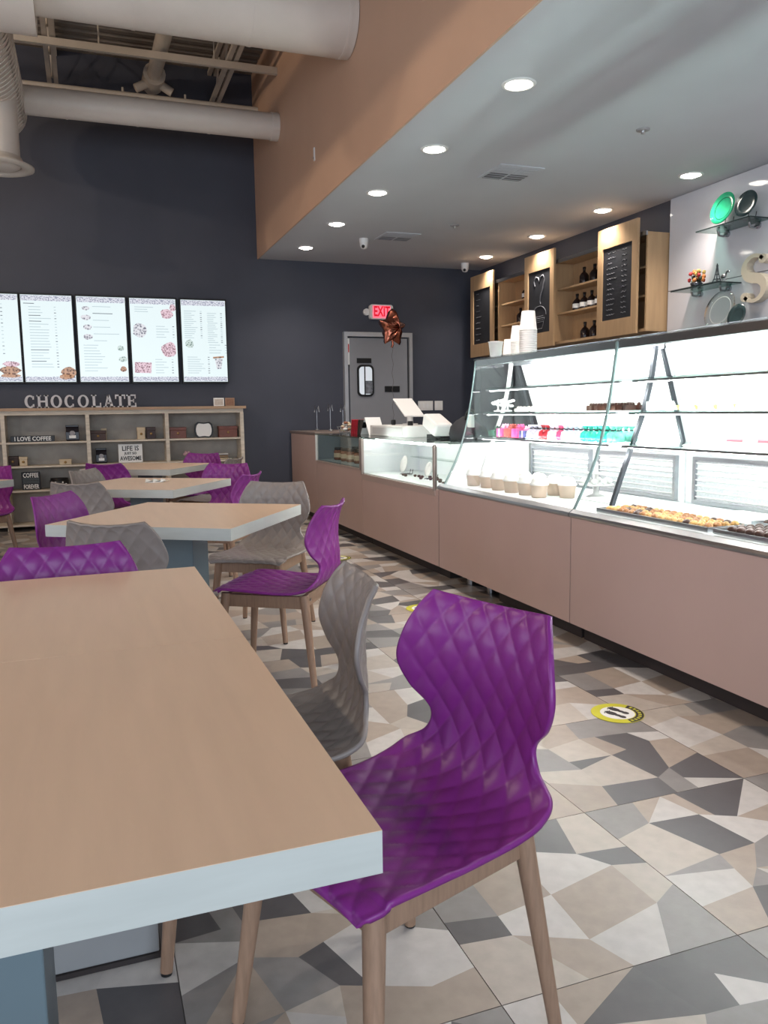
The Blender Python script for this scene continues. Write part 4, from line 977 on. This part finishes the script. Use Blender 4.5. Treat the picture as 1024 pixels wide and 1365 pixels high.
for k in range(1, 26): clone(cb2, (2.78+.05*(k % 2), 2.9-.045*k, 1.205))
db = solo('chocolate_piece', MB().box(-.02, .02, -.018, .018, .001, .03).ball((0, 0, .034), .011, 8, 6), BROWNC, (2.72, 3.95, 1.205), 'dark chocolate square on the middle shelf left of the price cards', 'chocolate', 'dark chocolates on the middle shelf')
for k in range(1, 22): clone(db, (2.70+.055*(k % 3), 3.95-.052*(k//3)+.0, 1.205), R.uniform(-.3, .3))
pb = solo('chocolate_piece', MB().box(-.018, .018, -.02, .02, .001, .018).ball((0, 0, .021), .012, 8, 6), M('white_choc', (236, 226, 210), .5, noise=.1), (2.70, 4.75, 1.205), 'white chocolate square on the middle shelf by the white ornaments', 'chocolate', 'white chocolates on the middle shelf')
for k in range(1, 30): clone(pb, (2.69+.055*(k % 2), 4.75-.053*(k//2), 1.205), R.uniform(-.3, .3))
rb = thing('candy_box', 'long pale box with a red stripe on the lowest glass shelf', 'box', (2.74, 2.55, 1.035))
MB().box(2.69, 2.80, 2.1, 2.86, 1.036, 1.062).build('box', M('mint_box', (196, 224, 216), .5), rb); MB().box(2.688, 2.802, 2.098, 2.862, 1.0625, 1.072).build('stripe', M('red_stripe', (206, 90, 104), .5), rb)
for y, h, lab in ((5.07, .085, 'white branching ornament at the end of the middle shelf'), (4.93, .075, 'white star-topped ornament beside the branching one')):
    t = thing('ornament', lab, 'ornament', (2.72, y, 1.205))
    MB().lathe([(0, .001), (.03, .001), (.028, .008), (.006, .012), (.005, h)], 14, (2.72, y, 1.205)).build('stem', WHITEPL, t)
    for k in range(7):
        a = k*.9; MB().ball((2.72+.03*math.cos(a), y+.045*math.sin(a), 1.205+h*.5+.006*k), .014, 8, 6, (1, 1.6, .7)).build('leaf', WHITEPL, t)

# paper cups on top of the case
ZT = 1.574
CUPM = M('paper_cup', (238, 236, 234), .6)
def cup(h=.115, r0=.036, r1=.05): return MB().lathe([(0, .001), (r0, .001), (r1-.001, h-.006), (r1+.002, h-.006), (r1+.0025, h), (r1-.002, h), (r0-.002, .006), (0, .006)], 26)
p = at(661, 466, 'x', 2.72)
solo('paper_cup', cup(.118, .037, .052), CUPM, (2.72, p.y, ZT), 'single white paper cup standing alone on the glass case', 'cup')
def inv_cup(): return MB().lathe([(.052, .001), (.0525, .006), (.05, .007), (.038, .112), (0, .114), (0, .110), (.0365, .108), (.0485, .004)], 26)
def stack(px, n, lab, r=1.0, x=2.74):
    p = at(px, 470, 'x', x); base = None
    for k in range(n):
        loc = (x, p.y, ZT+k*.0125*r)
        if base is None:
            base = solo('paper_cup', inv_cup(), CUPM, loc, lab, 'cup', lab.split(', ')[-1]); base.scale = (r, r, r)
        else: clone(base, loc)
stack(704, 12, 'upside-down white paper cup, one of the tallest stack', 1.12)
stack(690, 9, 'upside-down paper cup, one of the middle-height stack', 1.0, 2.80)
stack(679, 3, 'upside-down paper cup, one of the short stack', .9, 2.76)

# ------------------------------------------------------------------ wall cabinets with chalkboard sliding doors
XC0, XC1, CY0, CY1, CZ0, CZ1 = 4.70, 4.938, 6.02, 9.42, 1.895, 2.75
t = thing('wall_cabinet', 'long maple wall cabinet with three sliding chalkboard doors', 'cabinet', (4.82, 7.7, CZ0))
MB().box(XC1-.012, XC1, CY0, CY1, CZ0, CZ1).build('back', CABW, t)
MB().box(XC0, XC1-.0125, CY0, CY1, CZ1-.02, CZ1).build('top', CABW, t)
MB().box(XC0, XC1-.0125, CY0, CY1, CZ0, CZ0+.025).build('bottom', CABW, t)
for y in (CY0+.01, 6.70, 7.52, 8.10, 8.76, CY1-.01): MB().box(XC0, XC1-.0125, y-.01, y+.01, CZ0+.0255, CZ1-.0205).build('side_panel', CABW, t)
zs1, zs2 = at(783, 376, 'x', 4.76).z, at(783, 410, 'x', 4.76).z
for (a, b) in ((6.03, 6.69), (6.71, 7.51), (7.53, 8.09), (8.11, 8.75), (8.77, 9.40)):
    for z in (zs1, zs2): MB().box(XC0+.03, XC1-.0125, a+.0005, b-.0005, z-.018, z).build('shelf', CABW, t)
MB().box(XC0-.02, XC0-.001, CY0, CY1, CZ1-.03, CZ1+.005).build('door_track', STEEL, t)
DZ0, DZ1, DX0, DX1 = 1.88, 2.875, 4.640, 4.664
for k, (ya, yb_) in enumerate(((8.79, 9.39), (7.445, 8.045), (6.085, 6.675))):
    fw, top, bot = .075, .18, .155
    d = MB().box(DX0, DX1, ya, ya+fw, DZ0, DZ1).box(DX0, DX1, yb_-fw, yb_, DZ0, DZ1).box(DX0, DX1, ya+fw, yb_-fw, DZ0, DZ0+bot).box(DX0, DX1, ya+fw, yb_-fw, DZ1-top, DZ1).build('door', CABW, t)
    b = MB().box(DX0+.012, DX1-.002, ya+fw, yb_-fw, DZ0+bot, DZ1-top).build('chalkboard', CHALKB, d)
    MB().box(DX1, XC0-.0205, ya+.05, ya+.09, CZ1-.02, CZ1-.004).box(DX1, XC0-.0205, yb_-.09, yb_-.05, CZ1-.02, CZ1-.004).build('hanger', STEEL, d)
    xs = DX0+.0112; cy_ = (ya+yb_)/2
    def stroke(pts, r=.004): MB().tube([(xs, cy_-a, zb) for a, zb in pts], r, 5).build('chalk_mark', CHALK, b)
    if k == 1:
        zc = DZ0+.60
        stroke([(-.09+.0, zc+.06), (-.11, zc+.11), (-.07, zc+.155), (-.02, zc+.14), (0, zc+.095), (.02, zc+.145), (.07, zc+.16), (.105, zc+.11), (.08, zc+.03), (.03, zc-.05), (.015, zc-.11), (.03, zc-.14)], .008)
        stroke([(.14*math.cos(a), zc-.26+.1*math.sin(a)) for a in [math.pi*q/10 for q in range(11)]], .005)
        stroke([(-.11, zc-.29), (-.06, zc-.40), (.06, zc-.40), (.11, zc-.29), (-.11, zc-.29)], .004)
        for q in range(4): stroke([(-.08, zc-.27-.02*q), (.08, zc-.268-.02*q)], .003)
    else:
        n = 9 if k == 0 else 13
        for q in range(n):
            zz = DZ0+bot+.05+(DZ1-top-DZ0-bot-.1)*q/(n-1); L_ = R.uniform(.06, .15)
            stroke([(-.16+.012*e, zz+.006*math.sin(e*2.1+q)) for e in range(int(L_/.012)+2)], .0022)
            if k == 2: stroke([(.06+.012*e, zz+.006*math.sin(e*1.7+q)) for e in range(7)], .0022)
# bottles
def bottle_proto(label, group, lab_on):
    t = thing('syrup_bottle', label, 'bottle', group=group)
    MB().lathe([(0, .001), (.042, .001), (.045, .012), (.045, .09), (.03, .115), (.014, .13), (.013, .165), (.016, .167), (.016, .18), (0, .181)], 16).build('glass_body', M('dark_bottle', (34, 24, 24), .2, noise=.2), t, local=True)
    MB().lathe([(.0165, .160), (.0165, .182), (0, .183)], 12).build('cap', BLACK, t, local=True)
    if lab_on: MB().lathe([(.0455, .03), (.0455, .075)], 16).build('label', PAPER, t, local=True)
    return t
def bottles(ys, z, lab_on, label, group):
    pr = None
    for y in ys:
        if pr is None: o = pr = bottle_proto(label, group, lab_on)
        else: o = copy_tree(pr)
        o.location = (4.82, y, z); o.rotation_euler = (0, 0, R.uniform(0, 6)); o.scale = (1.05, 1.05, .95)
bottles((6.80, 6.98, 7.16), zs1, False, 'dark bottle on the upper shelf of the wide open cabinet bay', 'upper shelf bottles, wide bay')
bottles((6.76, 6.89, 7.02, 7.15, 7.28), zs2, True, 'dark bottle with a white label on the wide bay shelf', 'labelled bottles, wide bay')
bottles((6.80, 6.97, 7.13), CZ0+.025, False, 'dark bottle on the cabinet floor of the wide open bay', 'floor bottles, wide bay')
bottles((8.18, 8.32), zs1, True, 'labelled dark bottle in the narrow open cabinet bay', 'labelled bottles, narrow bay')
bottles((8.16, 8.30, 8.44), zs2, False, 'plain dark bottle in the narrow open cabinet bay', 'plain bottles, narrow bay')
bottles((6.05+.05,), CZ0+.025, True, 'labelled dark bottle behind the last chalkboard door', 'bottle by the end panel')

# ------------------------------------------------------------------ display on the white wall panels
XW = XR-.026
def glass_shelf(y0, y1, z, label):
    t = thing('wall_shelf', label, 'shelf', (4.8, (y0+y1)/2, z))
    MB().box(4.70, XW-.002, y0, y1, z-.01, z).build('pane', M('dark_glass_edge', (52, 62, 64), .1, trans=.0), t) if False else MB().box(4.70, XW-.002, y0, y1, z-.008, z).build('pane', glass('shelf_glass_'+str(round(z*100)), (170, 196, 192)), t)
    MB().box(4.694, 4.6995, y0, y1, z-.009, z+.001).box(4.70, XW-.002, y0-.005, y0-.0005, z-.009, z+.001).build('edge', M('shelf_edge_green', (46, 58, 58), .2), t)
    for y in (y0+.12, y1-.12):
        MB().tube([(XW-.003, y, z-.03), (XW-.05, y, z-.05), (XW-.09, y, z-.045), (XW-.10, y, z-.012)], .009, 8).build('bracket', STEEL, t)
        MB().cyl((XW-.001, y, z-.03), (XW-.02, y, z-.03), .024, n=16).build('bracket_rose', STEEL, t)
glass_shelf(4.86, 5.42, 2.62, 'upper glass shelf on the white panel carrying two plates')
glass_shelf(5.14, 5.70, 2.19, 'lower glass shelf on the white panel carrying flowers and a tower')
glass_shelf(4.9, 5.7, 1.80, 'lowest glass shelf on the white panel behind the case top')
GRN = M('green_glaze', (40, 160, 116), .15, noise=.12, nscale=18, coat=.4)
stand_plate('display_plate', .125, GRN, (4.80, 5.22, 2.62), FACEX, 'green glazed plate with a painted ring on the upper glass shelf', 'plate', ring=M('dark_green_ring', (22, 96, 72), .2))
stand_plate('display_plate', .10, M('dark_teal_glaze', (44, 62, 64), .15, noise=.2, coat=.4), (4.79, 4.97, 2.62), FACEX+.1, 'dark teal plate beside the green one on the upper glass shelf', 'plate')
o = stand_plate('glass_platter', .16, MATS['clear_glass'], (4.79, 5.2, 1.80), FACEX, 'large clear glass platter standing behind the top of the curved case', 'platter', ring=WHITEPL)
stand_plate('display_plate', .09, M('dark_teal_glaze', (44, 62, 64)), (4.735, 4.96, 1.80), FACEX, 'dark plate half hidden in front of the clear platter', 'plate')
p = at(930, 378, 'x', 4.78)
t = thing('flower_arrangement', 'low arrangement of orange and red flowers on the lower glass shelf', 'flowers', (4.79, 5.50, 2.19))
MB().lathe([(0, .001), (.035, .001), (.05, .04), (.045, .045)], 18, (4.79, 5.50, 2.19)).build('bowl', DARKST, t)
fl = [M('orange_petal', (226, 140, 80), .6), M('red_petal', (190, 60, 60), .6), M('yellow_petal', (226, 190, 110), .6), M('dark_leaf', (50, 60, 44), .6)]
for k in range(22):
    a = R.uniform(0, 6.28); rr = R.uniform(.01, .10); q = Vector((4.79+rr*.5*math.cos(a), 5.50+rr*math.sin(a), 2.19+.06+R.uniform(0, .09)))
    MB().cyl((4.79, 5.50, 2.215), q, .0025, n=5).build('stem', fl[3], t); MB().ball(q, .016, 8, 6, lump=.2).build('bloom', fl[k % 4], t)
t = thing('tower_figurine', 'small dark metal tower figurine on the lower glass shelf', 'figurine', (4.79, 5.27, 2.19))
m = MB()
for sx in (-1, 1):
    for sy in (-1, 1):
        m.tube([(4.79+sx*.028, 5.27+sy*.028, 2.191), (4.79+sx*.014, 5.27+sy*.014, 2.235), (4.79+sx*.006, 5.27+sy*.006, 2.29), (4.79, 5.27, 2.35)], .004, 5)
m.build('lattice_legs', DARKST, t)
for z, w_ in ((2.225, .02), (2.262, .012), (2.33, .007)): MB().box(4.79-w_, 4.79+w_, 5.27-w_, 5.27+w_, z, z+.006).build('platform', DARKST, t)
t = thing('horse_figurine', 'small silver leaping horse figurine beside the tower', 'figurine', (4.79, 5.20, 2.19))
MB().ball((4.79, 5.20, 2.24), .02, 10, 8, (.7, 1.5, .9)).tube([(4.79, 5.18, 2.245), (4.79, 5.165, 2.27), (4.79, 5.150, 2.275)], .007, 6).ball((4.79, 5.142, 2.268), .009, 8, 6, (.8, 1.5, .9)).build('body', STEEL, t)
for yy in (5.18, 5.19, 5.215, 5.222): MB().cyl((4.79, yy, 2.235), (4.79+R.uniform(-.006, .006), yy, 2.191), .003, n=6).build('leg', STEEL, t)
# the big S
spine = []
for k in range(33):
    u = k/32
    if u < .5: a = math.radians(35+235*(u/.5)); spine.append((.085*math.cos(a)*1.02, .085+.082*math.sin(a)))
    else: a = math.radians(90-235*((u-.5)/.5)); spine.append((.09*math.cos(a), -.085+.085*math.sin(a)))
def wid(u): return .018+.034*math.exp(-((u-.5)/.2)**2)
m = MB(); L_, Rr = [], []
for k, (a, b) in enumerate(spine):
    a0, b0 = spine[max(0, k-1)]; a1, b1 = spine[min(len(spine)-1, k+1)]; dx, dz = a1-a0, b1-b0; ln = math.hypot(dx, dz) or 1; w_ = wid(k/32)/2*1.5
    L_.append((a-dz/ln*w_, b+dx/ln*w_)); Rr.append((a+dz/ln*w_, b-dx/ln*w_))
yc, zc = 4.945, 2.19
fn = lambda a, b, d: (d, yc-a*1.15, zc+b)
for k in range(32): m.prism([L_[k], L_[k+1], Rr[k+1], Rr[k]], fn, XW-.07, XW-.002)
for (a, b) in (spine[0], spine[-1]):
    m.prism([(a+.034*math.cos(2*math.pi*q/20), b+.034*math.sin(2*math.pi*q/20)) for q in range(20)], fn, XW-.07, XW-.002)
o = m.build('sign_letter', M('letter_cream', (196, 186, 168), .3), None, 'large three-dimensional letter S mounted on the white panels', 'letter')

# ------------------------------------------------------------------ floor stickers
YEL = M('sticker_yellow', (196, 190, 40), .5, noise=.06); STW = M('sticker_white', (228, 226, 222), .5); STB = M('sticker_black', (34, 30, 34), .5)
for (x, y, rz, lab) in ((1.937, 2.595, .35, 'round yellow footprint sticker on the floor beside the long glass case'), (1.892, 4.50, .35, 'round yellow footprint sticker partly behind the purple chair back'), (*at(452, 744, 'z', 0)[:2], .35, 'round yellow footprint sticker on the floor towards the counter end')):
    t = thing('floor_sticker', lab, 'sticker', (x, y, 0), rz)
    disc = lambda r, z0, z1, n=40: MB().prism([(r*math.cos(2*math.pi*k/n), r*math.sin(2*math.pi*k/n)) for k in range(n)], lambda a, b, d: (a, b, d), z0, z1)
    disc(.104, .0004, .0014).build('ring', YEL, t, local=True)
    disc(.068, .0015, .0019).build('centre', STW, t, local=True)
    for sgn in (-1, 1):
        m = MB()
        for (cx, cy_, rx, ry) in ((0, .022, .016, .026), (0, -.03, .012, .016), (0, -.008, .010, .02)):
            m.prism([(sgn*.022+cx+rx*math.cos(2*math.pi*k/16), cy_+.008*sgn+ry*math.sin(2*math.pi*k/16)) for k in range(16)], lambda a, b, d: (a, b, d), .002, .0023+.0002*ry*10)
        for q in range(5): m.prism([(sgn*.022+.016*(q/2-1)+.0035*math.cos(2*math.pi*k/8), .05+.008*sgn-.004*abs(q-2)+.0035*math.sin(2*math.pi*k/8)) for k in range(8)], lambda a, b, d: (a, b, d), .002, .0023)
        m.build('footprint', STB, t, local=True)
    m = MB()
    for q in arc(0, 0, .102, .102, -115, 10, .03, .03, 16): m.prism(q, lambda a, b, d: (a, b, d), .0015, .0018)
    m.build('black_band', STB, t, local=True)
    m = MB()
    for k in range(9):
        a0 = -110+k*13
        for q in arc(0, 0, .094, .094, a0, a0+7, .013, .013, 2): m.prism(q, lambda a, b, d: (a, b, d), .0019, .0021)
    m.build('band_lettering', YEL, t, local=True)

# ------------------------------------------------------------------ warm track lamps high on the left, outside the frame
for y in (4.2, 6.4):
    t = thing('track_lamp', 'warm cylinder lamp hanging under the roof deck away from the counter', 'lamp', (-3.2, y, 4.4), group='track lamps')
    MB().lathe([(.07, 0), (.07, .24), (.03, .26), (0, .26)], 20, (-3.2, y, 4.4)).build('can', WHITE, t)
    MB().cyl((-3.2, y, 4.65), (-3.2, y, ZD), .01, n=8).build('rod', WHITE, t)
    l = bpy.data.lights.new('track_glow', 'POINT'); l.energy = 85; l.color = (1, .80, .60); l.shadow_soft_size = .07
    o = bpy.data.objects.new('lamp_glow', l); COL.objects.link(o); o.parent = t; o.location = (0, 0, -.08)
